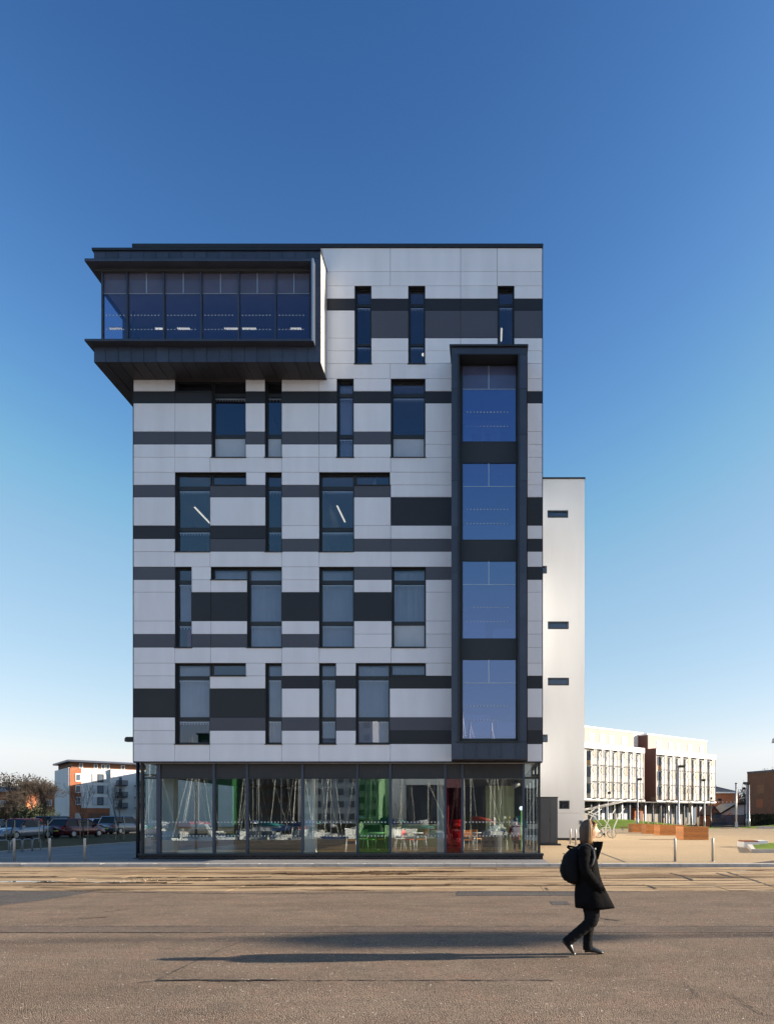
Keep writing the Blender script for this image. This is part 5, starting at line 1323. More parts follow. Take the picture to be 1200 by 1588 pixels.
# ================================================================ CARS
def lerp_profile(pts,x):
    for (a,b),(c,e) in zip(pts[:-1],pts[1:]):
        if a<=x<=c: return b+(e-b)*(x-a)/(c-a) if c>a else b
    return pts[-1][1]
def car(label, x,y,rz,col,kind='hatch',cat='car'):
    """local +X is the front"""
    t=thing('parked_car',label,cat,(x,y,.11),rz,'cars in the car park')
    L={'hatch':4.0,'saloon':4.5,'suv':4.5,'cabrio':4.4}[kind]; H={'hatch':1.48,'saloon':1.42,'suv':1.68,'cabrio':1.40}[kind]; hw=.86
    m=mat('car_paint',col,.25,metal=.3,var=.02,coat=.6) if not isinstance(col,str) else M[col]
    belt={'hatch':[(-L/2,.92),(-1.0,.96),(.7,.93),(1.3,.86),(L/2-.15,.68),(L/2,.52)],'suv':[(-L/2,1.02),(-1.0,1.05),(.9,1.02),(1.4,.98),(L/2-.15,.82),(L/2,.6)]}.get(kind,[(-L/2,.86),(-1.5,.93),(-.9,.90),(.8,.86),(1.3,.82),(L/2-.12,.64),(L/2,.5)])
    rings=[]; n=18
    for i in range(n+1):
        xx=-L/2+L*i/n; e=abs(2*xx/L); taper=1-.16*max(0,(e-.78)/.22)**1.6
        zb=.2+.08*max(0,(e-.85)/.15); zt_=lerp_profile(belt,xx); w_=hw*taper
        rings.append([(xx,-w_*.92,zb),(xx,-w_,zb+.14),(xx,-w_,(zb+zt_)/2),(xx,-w_*.95,zt_-.05),(xx,-w_*.86,zt_),(xx,0,zt_+.03),(xx,w_*.86,zt_),(xx,w_*.95,zt_-.05),(xx,w_,(zb+zt_)/2),(xx,w_,zb+.14),(xx,w_*.92,zb)])
    body=obj('body', MB().loft(rings), m, t, w=False)
    g={'hatch':(-1.95,-1.55,.35,1.15),'saloon':(-1.65,-.95,.45,1.15),'suv':(-2.2,-1.95,.35,1.1),'cabrio':(-.75,-.05,.32,1.05)}[kind]
    zb=lerp_profile(belt,0)-.03
    def gh(inset,z0,z1,xs): return [(xs[0],-inset,z0),(xs[3],-inset,z0),(xs[3],inset,z0),(xs[0],inset,z0)],[(xs[1],-inset*.8,z1),(xs[2],-inset*.8,z1),(xs[2],inset*.8,z1),(xs[1],inset*.8,z1)]
    if kind!='cabrio':
        obj('windows', MB().loft(gh(.80,zb,H-.05,g),smooth=False), M['car_glass'], t, w=False)
        obj('roof', MB().loft([[(g[1]-.08,-.66,H-.07),(g[2]+.05,-.66,H-.07),(g[2]+.05,.66,H-.07),(g[1]-.08,.66,H-.07)],[(g[1]+.05,-.58,H),(g[2]-.1,-.58,H),(g[2]-.1,.58,H),(g[1]+.05,.58,H)]],smooth=False), m, t, w=False)
        for s in (-1,1):
            for e0,e1,ww in (((g[3],s*.80,zb),(g[2],s*.655,H-.06),.06),((g[0],s*.80,zb),(g[1],s*.655,H-.06),.09),(((g[1]+g[2])/2-.1,s*.812,zb),((g[1]+g[2])/2-.1,s*.66,H-.05),.07)): obj('pillar', MB().bar(e0,e1,ww), m, t, w=False)
            if 0: pl.bar((g[3],s*.80,zb),(g[2],s*.655,H-.06),.06); pl.bar((g[0],s*.80,zb),(g[1],s*.655,H-.06),.09); pl.bar(((g[1]+g[2])/2-.1,s*.812,zb),((g[1]+g[2])/2-.1,s*.66,H-.05),.07)
    else:
        obj('soft_top', MB().loft([[(-1.2,-.70,zb),(.3,-.74,zb),(.3,.74,zb),(-1.2,.70,zb)],[(-1.1,-.6,zb+.12),(-.3,-.62,zb+.1),(-.3,.62,zb+.1),(-1.1,.6,zb+.12)]],smooth=False), M['black'], t, w=False)
        obj('windscreen', MB().loft([[(.55,-.72,zb),(1.05,-.72,zb),(1.05,.72,zb),(.55,.72,zb)],[(.28,-.6,H-.05),(.34,-.6,H-.02),(.34,.6,H-.02),(.28,.6,H-.05)]],smooth=False), M['car_glass'], t, w=False)
        obj('side_glass', MB().loft([[(-.7,-.78,zb),(.8,-.78,zb),(.8,.78,zb),(-.7,.78,zb)],[(-.45,-.64,H-.06),(.3,-.64,H-.04),(.3,.64,H-.04),(-.45,.64,H-.06)]],smooth=False), M['car_glass'], t, w=False)
    for wx in (-L/2+.78,L/2-.82):
        for s in (-1,1):
            y0,y1=s*(hw-.2),s*(hw+.015)
            wh=obj('wheel', MB().tube([(wx,y0,.31),(wx,y1-s*.03,.31),(wx,y1,.31)],[.31,.31,.28],16), M['black'], t, w=False)
            mb=MB(); mb.tube([(wx,y1,.31),(wx,y1+s*.012,.31)],[.19,.17],12)
            obj('rim', mb, M['alum'], wh, w=False)
    for s in (-1,1):
        obj('headlight', MB().ball((L/2-.14,s*.60,.64 if kind!='suv' else .78),(.10,.17,.08),8,6), M['frost'], t, w=False)
        obj('tail_light', MB().box(-L/2-.015,-L/2+.06,s*.62-.12,s*.62+.12,.68,.86), M['tail'], t, w=False)
        obj('wing_mirror', MB().box(.75,.9,s*.86,s*1.0,zb-.02,zb+.13), m, t, w=False)
    obj('bumper', MB().box(L/2-.12,L/2+.03,-.68,.68,.26,.44), m if kind!='suv' else M['black'], t, w=False)
    obj('bumper', MB().box(-L/2-.03,-L/2+.12,-.70,.70,.28,.46), m if kind!='suv' else M['black'], t, w=False)
    obj('grille', MB().box(L/2-.04,L/2+.01,-.32,.32,.50,.60), M['black'], t, w=False)
    obj('number_plate', MB().box(-L/2-.045,-L/2-.031,-.26,.26,.5,.61), M['plate'], t, w=False)
    return t
M['tail']=mat('tail_light',(.35,.01,.01),.3); M['plate']=mat('number_plate',(.6,.5,.1),.5)
def hd(dx,dy): return math.atan2(dy,dx)
car('silver convertible with its black soft top down, nose to the left',-33.6,49.3,hd(-.15,-1),(.27,.30,.34),'cabrio')
car('dark red hatchback behind the verge, seen from its rear quarter',-31.9,53.2,hd(.25,1),(.10,.012,.018),'hatch')
car('blue grey car at the far left edge, nose towards the road',-36.8,50.2,hd(.05,-1),(.03,.04,.06),'saloon')
car('dark car with a red roof stripe behind the silver convertible',-39.5,60.5,hd(0,-1),(.03,.035,.05),'hatch')
car('dark people carrier with bright tail lamps left of the red hatchback',-38.6,61.5,hd(.05,1),(.03,.03,.035),'suv')
car('grey off-road car parked right beside the tower edge',-34.2,64.2,hd(.18,1),(.16,.18,.21),'suv')
car('pale silver hatchback half hidden behind the dark red one',-36.3,66,hd(.1,1),(.36,.36,.36),'hatch')
car('blue car whose roof shows above the dark people carrier',-41.6,71,hd(.0,1),(.05,.09,.22),'saloon')
t=thing('red_canopy_car','bright red parked car whose roof glows above the silver convertible','car',(-39.6,57,.11),hd(0,-1))
bpy.data.objects.remove(t); 
car('small bright red car whose roof shows above the silver convertible',-38.2,55.8,hd(.0,-1),(.75,.05,.03),'hatch')
# ================================================================ CAFE FURNITURE
M['chair_orange']=mat('orange_plastic',(.70,.24,.03),.4,var=.04); M['chair_green']=mat('green_plastic',(.25,.6,.1),.4); M['chair_red']=mat('red_plastic',(.55,.05,.04),.4)
def chair(label,x,y,rz,c,first=None,z=.285):
    t=thing('cafe_chair',label,'chair',(x,y,z),rz,'cafe chairs behind the glass')
    obj('seat', MB().box(-.2,.2,-.2,.2,.44,.47), M[c], t, w=False)
    obj('backrest', MB().box(-.21,.21,.18,.21,.58,.86), M[c], t, w=False)
    for sx in (-1,1):
        for sy in (-1,1): obj('leg', MB().tube([(sx*.22,sy*.22,0),(sx*.18,sy*.18,.44)] if sy<0 else [(sx*.22,sy*.24,0),(sx*.19,sy*.19,.46),(sx*.19,.2,.84)],.014,6), M['white'], t, w=False)
    return t
cs=[(725,28.6,.2,'chair_orange','orange chair with white legs, alone beside the red-tinted pane'),(737,30.5,2.6,'chair_orange','orange chair behind the lone one, turned round'),
 (802,28.8,.05,'chair_orange','orange chair under the person in a dark red top'),(652,29.4,-1.3,'chair_orange','orange chair at the table beside the wide clear pane'),
 (632,29.0,1.3,'chair_red','red chair left of the table in the wide clear pane'),(620,30.3,.3,'white','pale chair farther left in the wide clear pane'),
 (573,29.2,1.4,'chair_green','light chair left of the table behind the green-tinted pane'),(590,29.6,-1.4,'chair_orange','orange chair behind the right of the green-tinted pane'),
 (563,30.2,.2,'white','pale chair at the back of the green-tinted pane'),(545,28.4,1.7,'chair_orange','orange chair cut by the mullion left of the green-tinted pane'),
 (704,28.8,.1,'chair_red','red chair behind the red-tinted pane'),(709,30.6,.4,'chair_red','second red chair behind the red-tinted pane'),(778,29.2,3.0,'black','black chair beside the standing person')]
for px,d,rz,c,l in cs: chair(l,X(px,d),d,rz,c)
def table(label,x,y,c='white',r=.4):
    t=thing('cafe_table',label,'table',(x,y,.285),group='cafe tables behind the glass')
    obj('tabletop', MB().tube([(0,0,.72),(0,0,.75)],r,20), M[c], t, w=False); obj('pedestal', MB().tube([(0,0,.02),(0,0,.72)],.03,8), M['alum'], t, w=False)
    obj('foot', MB().tube([(0,0,0),(0,0,.02)],.22,14), M['alum'], t, w=False)
for px,d,l in ((582,29.3,'round table behind the green-tinted pane'),(642,29.3,'round table between the red and orange chairs'),(765,28.9,'round table beside the seated man'),(735,29.6,'round table behind the lone orange chair')): table(l,X(px,d),d)
for px,d,h in ((649,29.0,.3),(655,28.8,.3)):
    pass
# red sculpture stack behind the red pane
t=thing('red_drum_stack','stack of glossy red round stools behind the red-tinted pane','stool stack',(X(708,28),28,.285))
x=X(708,28)
for k in range(4): obj('stool', MB().tube([(x,28,.29+k*.33),(x,28,.36+k*.33),(x,28,.54+k*.33),(x,28,.60+k*.33)],[.2,.16,.16,.21],16), M['chair_red'], t)
t=thing('floor_lamp','tall thin green-white lit tube behind the right pane near the tripod light','lamp',(X(808,28),28,.285))
x=X(808,28); obj('stand', MB().tube([(x,28,.285),(x,28,2.0)],.02,6), M['chair_green'], t); obj('lamp_shade', MB().ball((x,28,2.06),.09), M['lamp_soft'], t); obj('foot', MB().tube([(x,28,.285),(x,28,.3)],.14,10), M['black'], t)
t=thing('white_pole','tall thin white pole behind the rightmost pane','pole',(X(827,26.6),26.6,.285)); x=X(827,26.6)
obj('pole', MB().box(x-.02,x+.02,26.6,26.64,.285,3.1), M['white'], t); obj('foot_plate', MB().box(x-.08,x+.08,26.56,26.68,.285,.3), M['galv'], t)
t=thing('spot_light','black spotlight hanging behind the top of the right wide pane','light',(X(799,28),28,3.3)); x=X(799,28); z=Z(1217,28)
obj('lamp_head', MB().tube([(x-.14,28,z-.06),(x+.14,28,z+.08)],.12,12), M['galv'], t); obj('bracket', MB().tube([(x,28,z+.05),(x,28,3.3)],.015,6), M['black'], t)
# ================================================================ FIGURES
def skin_body(name, J, E, mats, parent, root=0, sub=2, label=None):
    me=bpy.data.meshes.new(name); me.from_pydata([j[0] for j in J], E, [])
    o=bpy.data.objects.new(name, me); C.objects.link(o)
    sk=o.modifiers.new('skin','SKIN'); sk.use_smooth_shade=True
    lay=me.skin_vertices[0].data
    for i,j in enumerate(J): r=j[1]; lay[i].radius=(r,r) if not isinstance(r,tuple) else r
    lay[root].use_root=True
    s=o.modifiers.new('sub','SUBSURF'); s.levels=sub; s.render_levels=sub
    dg=bpy.context.evaluated_depsgraph_get(); nm=bpy.data.meshes.new_from_object(o.evaluated_get(dg))
    bpy.data.objects.remove(o); bpy.data.meshes.remove(me)
    nm.name=name; nm.materials.clear(); nm.materials.append(mats)
    for p in nm.polygons: p.use_smooth=True
    o=bpy.data.objects.new(name, nm); C.objects.link(o); o.parent=parent
    return o
M['skin']=mat('skin',(.62,.36,.25),.5,var=.04); M['hair']=mat('hair_brown_shaded',(.095,.058,.036),.5,var=.35,scale=30,stretch=(1,1,.1),bump=.3,bscale=40)  # back hair: the shade is put into this darker brown
M['hair_sunlit']=mat('hair_brown_sunlit',(.46,.27,.12),.45,var=.3,scale=30,stretch=(1,1,.1)); M['hair_dark']=mat('hair_dark',(.03,.02,.015),.6); M['hair_grey']=mat('hair_grey',(.35,.33,.31),.6)  # front hair: sunlight is put into the lighter golden colour
M['coat']=mat('coat_black_wool',(.008,.0078,.008),1,var=.3,scale=8,bump=.4,bscale=60,spec=.06); M['trouser']=mat('trousers_black',(.010,.010,.011),.95,var=.3,scale=9,bump=.4,bscale=20,spec=.12)
M['shoe']=mat('shoe_black',(.012,.012,.013),.3,spec=.6); M['sole']=mat('shoe_sole_worn',(.4,.38,.35),.5); M['pack']=mat('backpack_nylon',(.007,.007,.009),.8,var=.3,bump=.3,bscale=30,spec=.15)
M['shirt_grey']=mat('shirt_grey_green',(.20,.25,.25),.8); M['top_red']=mat('top_dark_red',(.16,.02,.035),.8); M['strap']=mat('strap_webbing',(.03,.03,.032),.8); M['stripe']=mat('top_pale',(.45,.48,.5),.8); M['hiviz']=mat('hi_vis',(.45,.6,.05),.7)
def simple_person(label,x,y,z,rz,pose,top,hairm,legs='trouser',height=1.0,name='person'):
    t=thing(name,label,'person',(x,y,z),rz)
    if pose=='sit':
        J=[((0,0,.50),.15),((0,0,.72),.14),((0,.0,.98),.16),((0,0,1.10),.06),((0,-.02,1.17),.07),((0,-.02,1.27),.095),((0,-.01,1.34),.07),
           ((-.17,0,1.02),.07),((-.24,-.06,.78),.05),((-.16,-.28,.74),.04),((-.12,-.36,.75),.035),((.17,0,1.02),.07),((.24,-.06,.78),.05),((.16,-.28,.74),.04),((.12,-.36,.75),.035),
           ((-.1,-.04,.50),.10),((-.11,-.42,.50),.075),((-.11,-.44,.10),.05),((-.11,-.56,.04),.045),((.1,-.04,.50),.10),((.11,-.42,.50),.075),((.11,-.44,.10),.05),((.11,-.56,.04),.045)]
    else:
        J=[((0,0,.92),.13),((0,0,1.12),.12),((0,0,1.36),.14),((0,0,1.47),.055),((0,-.02,1.54),.065),((0,-.03,1.63),.09),((0,-.02,1.70),.065),
           ((-.17,0,1.40),.06),((-.23,0,1.12),.045),((-.16,-.2,.98),.038),((-.12,-.28,.98),.03),((.17,0,1.40),.06),((.23,0,1.12),.045),((.16,-.2,.98),.038),((.12,-.28,.98),.03),
           ((-.09,0,.86),.09),((-.1,0,.48),.065),((-.1,.02,.09),.045),((-.1,-.12,.04),.04),((.09,0,.86),.09),((.1,-.02,.48),.065),((.1,.02,.09),.045),((.1,-.12,.04),.04)]
    E=[(0,1),(1,2),(2,3),(3,4),(4,5),(5,6),(2,7),(7,8),(8,9),(9,10),(2,11),(11,12),(12,13),(13,14),(0,15),(15,16),(16,17),(17,18),(0,19),(19,20),(20,21),(21,22)]
    b=skin_body('body',J,E,M[top],t)
    me=b.data; me.materials.append(M['skin']); me.materials.append(M[legs])
    zn=J[3][0][2]; zh=J[0][0][2]
    for p in me.polygons:
        c=p.center
        if c.z>zn: p.material_index=1
        elif c.z<zh-.02 or (pose=='sit' and c.z<zh+.09 and c.y<-.12): p.material_index=2
        elif c.y<-.25 and c.z>zh: p.material_index=1
    hz=J[5][0]
    obj('hair', MB().ball((hz[0],hz[1]+.025,hz[2]+.035),(.10,.105,.105),12,8), M[hairm], t, w=False)
    return t
simple_person('grey-haired person in a grey top seated with back to the glass',X(765,27.6),27.6,.285,math.radians(188),'sit','shirt_grey','hair_grey')
simple_person('dark-haired person in a dark red top seated at the far right of the cafe',X(799,28.2),28.2,.285,math.radians(170),'sit','top_red','hair_dark')
simple_person('person in a pale top standing between the two seated people',X(784,29.8),29.8,.285,math.radians(35),'stand','stripe','hair_dark')
simple_person('distant person in a high visibility top beside the apartment block',X(99,95),95,.1,math.radians(90),'stand','hiviz','hair_dark')
t=thing('tub_chair','round black tub chair under the person in the grey top','chair',(X(763,27.45),27.45,.285)); x=X(763,27.45)
o=MB()
pts=[]
for i in range(13):
    a=math.radians(180+180*i/12); pts.append((x+.4*math.cos(a),27.6+.38*math.sin(a)))
r0=[]; 
for i in range(12):
    (a,b),(c,d_)=pts[i],pts[i+1]; o.bar((a,b,.72),(c,d_,.72),.08,.85)
obj('shell', o, M['black'], t); obj('seat', MB().box(x-.33,x+.33,27.35,27.9,.5,.72), M['black'], t)
# ================================================================ WALKING WOMAN
FD=1.7*FPX/(1481.5-VY)
PX=X(914,FD)
WO=thing('person','woman with light brown hair walking right in a long open black coat and black trousers','person',(PX,FD,0))
def q(zx,zy,y=0): return ((zx-470)*.00125, y, (1471-zy)*.00125)
def R(v): return v
near,far=-.085,.085
J=[(q(462,790),.12),(q(455,690),.11),(q(450,560),.12),(q(445,450),.115),(q(447,385),.055),(q(456,345),.05),(q(462,285),.075),(q(452,225),.085),
   # near arm
   (q(405,430,-.16),.055),(q(400,600,-.19),.045),(q(490,735,-.17),.036),(q(535,785,-.15),.03),
   # far arm
   (q(470,430,.16),.055),(q(480,600,.19),.045),(q(550,720,.17),.036),(q(590,760,.15),.03),
   # swinging leg (near)
   (q(465,820,near),.085),(q(487,1110,near),.062),(q(238,1325,near),.036),(q(275,1405,near),.014),
   # standing leg (far)
   (q(460,820,far),.085),(q(482,1120,far),.062),(q(456,1395,far),.036),(q(520,1452,far),.014)]
E=[(0,1),(1,2),(2,3),(3,4),(4,5),(5,6),(6,7),(3,8),(8,9),(9,10),(10,11),(3,12),(12,13),(13,14),(14,15),(0,16),(16,17),(17,18),(18,19),(0,20),(20,21),(21,22),(22,23)]
skin_body('body',J,E,M['skin'],WO)
# head: sculpted from a sphere
hd_=bmesh.new(); bmesh.ops.create_uvsphere(hd_,u_segments=40,v_segments=30,radius=1)
cx,_,cz=q(468,245); 
ca_,sa_=math.cos(math.radians(-12)),math.sin(math.radians(-12))
for v in hd_.verts:
    x,y,z=v.co
    X_=x*.093; Y_=y*.075; Z_=z*.112
    if z<0: X_*= 1-.10*(-z)**1.5 if x>0 else 1-.45*(-z)**1.2; Y_*=1-.30*(-z)**1.3
    if x>0:
        f=max(0,x)
        X_+=.006*f
        X_+= .024*math.exp(-((z+.08)/.15)**2-(y/.17)**2) + .010*math.exp(-((z-.02)/.2)**2-(y/.13)**2)   # nose
        X_+= .007*math.exp(-((z+.42)/.09)**2-(y/.25)**2) - .004*math.exp(-((z+.32)/.05)**2-(y/.3)**2)  # lips
        X_+= .010*math.exp(-((z+.80)/.16)**2-(y/.35)**2)     # chin
        X_-= .008*(math.exp(-((z-.12)/.12)**2-((y-.36)/.2)**2)+math.exp(-((z-.12)/.12)**2-((y+.36)/.2)**2))  # eye sockets
        X_+= .004*math.exp(-((z-.32)/.1)**2)*f
    v.co=(cx+X_,Y_,cz+Z_)
me=bpy.data.meshes.new('head'); hd_.to_mesh(me); hd_.free(); me.materials.append(M['skin'])
for p in me.polygons: p.use_smooth=True
o=bpy.data.objects.new('head',me); C.objects.link(o); o.parent=WO
M['eye']=mat('eye_dark',(.03,.02,.015),.2); M['lip']=mat('lip',(.45,.15,.13),.4)
for s in (-1,1):
    obj('eye', MB().ball((cx+.078,s*.030,cz+.014),(.010,.012,.007),10,6), M['eye'], WO, w=False)
    obj('eyebrow', MB().tube([(cx+.088,s*.014,cz+.034),(cx+.080,s*.045,cz+.034)],.0035,5), M['hair'], WO, w=False)
    obj('ear', MB().ball((cx-.005,s*.074,cz-.005),(.018,.008,.028),10,7), M['skin'], WO, w=False)
obj('mouth', MB().ball((cx+.088,0,cz-.047),(.008,.022,.005),10,6), M['lip'], WO, w=False)
# bob haircut: cap under many thick strands falling to the jaw
rh=random.Random(5)
cap=MB(); rings=[]
for t_ in [12+i*9 for i in range(10)]:
    tr=math.radians(t_); ring=[]
    for i in range(32):
        a_=2*math.pi*i/32; f=max(0,math.cos(a_)); r_=1-.0*f
        x=math.sin(tr)*math.cos(a_)*.104; y=math.sin(tr)*math.sin(a_)*.088; z=math.cos(tr)*.126
        if math.cos(a_)>0 and z<.078: x=min(x,.006)
        ring.append((cx-.010+x,y,cz+z+.002))
    rings.append(ring)
cap.loft(rings); obj('hair_cap', cap, M['hair'], WO, w=False)
hs=MB(); hg=MB()
for k in range(400):
    a_=rh.uniform(math.radians(72),math.radians(288))       # 0 = face
    fr=abs(math.cos(a_/1)) ; front=max(0,math.cos(a_)); sidey=math.sin(a_)
    L=.138+rh.uniform(-.014,.012)-.035*front
    pts=[]; rr=[]
    s0=rh.uniform(.05,.35)
    wig=rh.uniform(-.004,.004); off=rh.uniform(0,.006)
    for q_ in range(9):
        u=q_/8
        tt=math.radians(8+ (s0*20) + 92*min(1,u*1.75))
        rx_,ry_,rz_=.106+off,.090+off,.128+off
        x=math.sin(tt)*math.cos(a_)*rx_; y=math.sin(tt)*math.sin(a_)*ry_; z=math.cos(tt)*rz_
        if u>.57:
            v=(u-.57)/.43; z-= v*L*.92; cur=1-.12*v*v; x=x*cur+.012*v*front; y*=cur; x+=wig*v*2
        pts.append((cx-.012+x,y+wig,cz+z)); rr.append(.0075*(1-.45*u))
    (hg if math.cos(a_)>-.08 else hs).tube(pts,rr,5)  # front strands take the sunlit colour, back strands the shaded one
obj('hair', hs, M['hair'], WO, w=False); obj('front_hair', hg, M['hair_sunlit'], WO, w=False)
fr_=MB()
for k in range(70):    # fringe swept to the sides
    s=-1 if k%2 else 1; y0=rh.uniform(0,.03)*s; e_=rh.uniform(.045,.078)*s; z1=rh.uniform(-.02,.05)
    fr_.tube([(cx+.01,y0*.3,cz+.124),(cx+.055,y0+.012*s,cz+.108),(cx+.076,y0+.034*s,cz+.082),(cx+.054,e_,cz+.05+z1*.3),(cx+.020,(.082+abs(y0)*.1)*s,cz+z1-.01),(cx+.008,(.086)*s,cz+z1-.06)],[.006,.008,.008,.008,.006,.003],5)
obj('fringe', fr_, M['hair_sunlit'], WO, w=False)
# coat
def ell(xb,xf,z,ry,ph=0,amp=0,n=48,lob=7,dz=None):
    cxx=(xb+xf)/2; rx=(xf-xb)/2; r=[]
    for i in range(n):
        a=2*math.pi*i/n; c=math.cos(a); s=math.sin(a)
        c2=math.copysign(abs(c)**.85,c); s2=math.copysign(abs(s)**.85,s)
        w_=1+amp*math.sin(lob*a+ph)+amp*.5*math.sin(3*a+ph*2)
        r.append((cxx+rx*c2*w_,ry*s2*w_,z+(dz(c) if dz else 0)))
    return r
def Zx(v): return (v-470)*.00125
def Zz(v): return (1471-v)*.00125
rg=[(375,425,500,.05),(392,402,512,.085),(415,385,522,.135),(445,372,528,.170),(500,360,535,.178),(560,352,545,.170),(620,347,555,.160),(690,338,568,.160),(760,330,592,.172),(830,322,625,.185),(900,318,662,.195),(960,320,695,.202),(992,322,712,.205)]
rings=[]
for i,(zy,b,f,ry) in enumerate(rg):
    k=max(0,(zy-600)/400)
    rings.append(ell(Zx(b),Zx(f),Zz(zy),ry,ph=1.2+zy*.004,amp=.012+.035*k,lob=6,dz=(lambda c,k=k: -.016*k*(1-abs(c)) )))
# inner turn-up of the hem
zy,b,f,ry=rg[-1]; rings.append([( (Zx(b)+Zx(f))/2+(p[0]-(Zx(b)+Zx(f))/2)*.93, p[1]*.93, p[2]+.012) for p in rings[-1]])
obj('coat', MB().loft(rings), M['coat'], WO, w=False)
def sleeve(sy):
    P=[q(415,420,sy*.13),q(398,470,sy*.175),q(392,540,sy*.195),q(398,610,sy*.20),q(428,665,sy*.195),q(478,722,sy*.185),q(525,770,sy*.17),q(548,795,sy*.158)]
    rad=[.070,.074,.068,.066,.064,.058,.052,.048]; 
    fine=[];rr=[]
    for i in range(len(P)-1):
        for k in range(4):
            u=k/4; p=Vector(P[i]).lerp(Vector(P[i+1]),u); fine.append(p); rr.append((rad[i]*(1-u)+rad[i+1]*u)*(1+.06*math.sin((i*4+k)*1.9)))
    fine.append(Vector(P[-1])); rr.append(rad[-1])
    return obj('sleeve', MB().tube(fine,rr,18), M['coat'], WO, w=False)
sleeve(-1); sleeve(1)
# collar and flying lapel
def plate(name,pts,y0,y1,m):
    return obj(name, MB().prism(pts,y0,y1), M[m], WO, w=False)
plate('lapel',[(Zx(498),Zz(352)),(Zx(590),Zz(350)),(Zx(582),Zz(400)),(Zx(562),Zz(460)),(Zx(540),Zz(530)),(Zx(520),Zz(500)),(Zx(500),Zz(420))],-.085,-.066,'coat')
plate('lapel',[(Zx(498),Zz(360)),(Zx(560),Zz(352)),(Zx(548),Zz(430)),(Zx(530),Zz(500)),(Zx(505),Zz(430))],.066,.085,'coat')
obj('collar', MB().loft([[(Zx(455)+.075*math.cos(a)*k1,.072*math.sin(a)*k1,zz+.012*math.cos(a+2.6)) for a in [2*math.pi*i/24 for i in range(24)]] for zz,k1 in ((Zz(400),1.15),(Zz(372),1.0),(Zz(345),1.02),(Zz(343),.9),(Zz(370),.86))]), M['coat'], WO, w=False)
obj('pin_badge', MB().ball((Zx(503),-.168,Zz(418)),(.009,.006,.014),8,6), M['white'], WO, w=False)
obj('pocket_flap', MB().box(Zx(500),Zx(570),-.186,-.180,Zz(805),Zz(778)), M['coat'], WO, w=False)
# trousers
def leg(P,rad,mname='trousers'):
    fine=[];rr=[]
    for i in range(len(P)-1):
        for k in range(6):
            u=k/6; fine.append(Vector(P[i]).lerp(Vector(P[i+1]),u)); rr.append((rad[i]*(1-u)+rad[i+1]*u)*(1+.035*math.sin((i*6+k)*2.1)))
    fine.append(Vector(P[-1])); rr.append(rad[-1])
    return MB().tube(fine,rr,20)
obj('trouser_leg', leg([q(462,800,near),q(480,960,near),q(495,1060,near),q(482,1125,near),q(400,1195,near),q(300,1275,near),q(228,1338,near)],[.098,.090,.080,.076,.070,.064,.064]), M['trouser'], WO, w=False)
obj('trouser_leg', leg([q(462,800,far),q(470,960,far),q(485,1080,far),q(478,1160,far),q(466,1260,far),q(460,1350,far),q(462,1425,far)],[.098,.088,.076,.068,.060,.058,.064]), M['trouser'], WO, w=False)
# shoes
def shoe(P,m='shoe'):
    pass
def ring(c,ax,up,w_,h_,n=16): return [tuple(Vector(c)+Vector(ax)*math.cos(a)*w_+Vector(up)*max(-.75,math.sin(a))*h_) for a in [2*math.pi*i/n for i in range(n)]]
sh=[]
for zx,hc,hh_,w_ in ((430,1430,.040,.032),(448,1420,.055,.038),(480,1420,.052,.040),(520,1432,.040,.042),(560,1444,.030,.044),(595,1453,.021,.038),(618,1458,.012,.022)):
    x,_,z=q(zx,hc); sh.append(ring((x,far,z),(0,1,0),(0,0,1),w_,hh_))
# keep the sole flat on the road
sh=[[ (p[0],p[1],max(p[2],.004)) for p in r] for r in sh]
obj('shoe', MB().loft(sh), M['shoe'], WO, w=False)
a0=Vector(q(192,1312,near)); a1=Vector(q(312,1452,near)); ax=(a1-a0).normalized(); up=Vector((ax.z*-1,0,ax.x)); 
up=Vector((-ax.z,0,ax.x)); 
sh=[]
for u,h_,w_,o_ in ((0,.030,.028,.014),(.08,.045,.037,.022),(.3,.050,.040,.026),(.55,.040,.043,.018),(.78,.028,.044,.008),(.94,.018,.036,.0),(1.0,.010,.02,-.004)):
    c=a0+ax*(a1-a0).length*u+up*o_; sh.append(ring(c,(0,1,0),up,w_,h_))
obj('shoe', MB().loft(sh), M['shoe'], WO, w=False)
obj('shoe_sole', MB().bar(a0+ax*.155-up*.021,a1-ax*.012-up*.012,.07,.008,up=(0,1,0)), M['sole'], WO, w=False) if False else obj('shoe_toe', MB().ball(a1-ax*.018+up*.002,(.026,.036,.014),10,7), M['sole'], WO, w=False)
# gloved hand slipping into the pocket (five short fingers)
hb=Vector(q(556,800,-.165)); o=MB(); o.ball(hb,(.036,.018,.030),12,8)
for k in range(4):
    s=hb+Vector((.020,.0,.016-.012*k)); o.tube([s,s+Vector((.022,.004,-.012)),s+Vector((.036-.002*k,.010,-.028))],[.0095,.009,.007],8)
o.tube([hb+Vector((0,-.012,.02)),hb+Vector((.022,-.016,.022)),hb+Vector((.036,-.012,.010))],[.010,.009,.007],8)
obj('gloved_hand', o, M['coat'], WO, w=False)
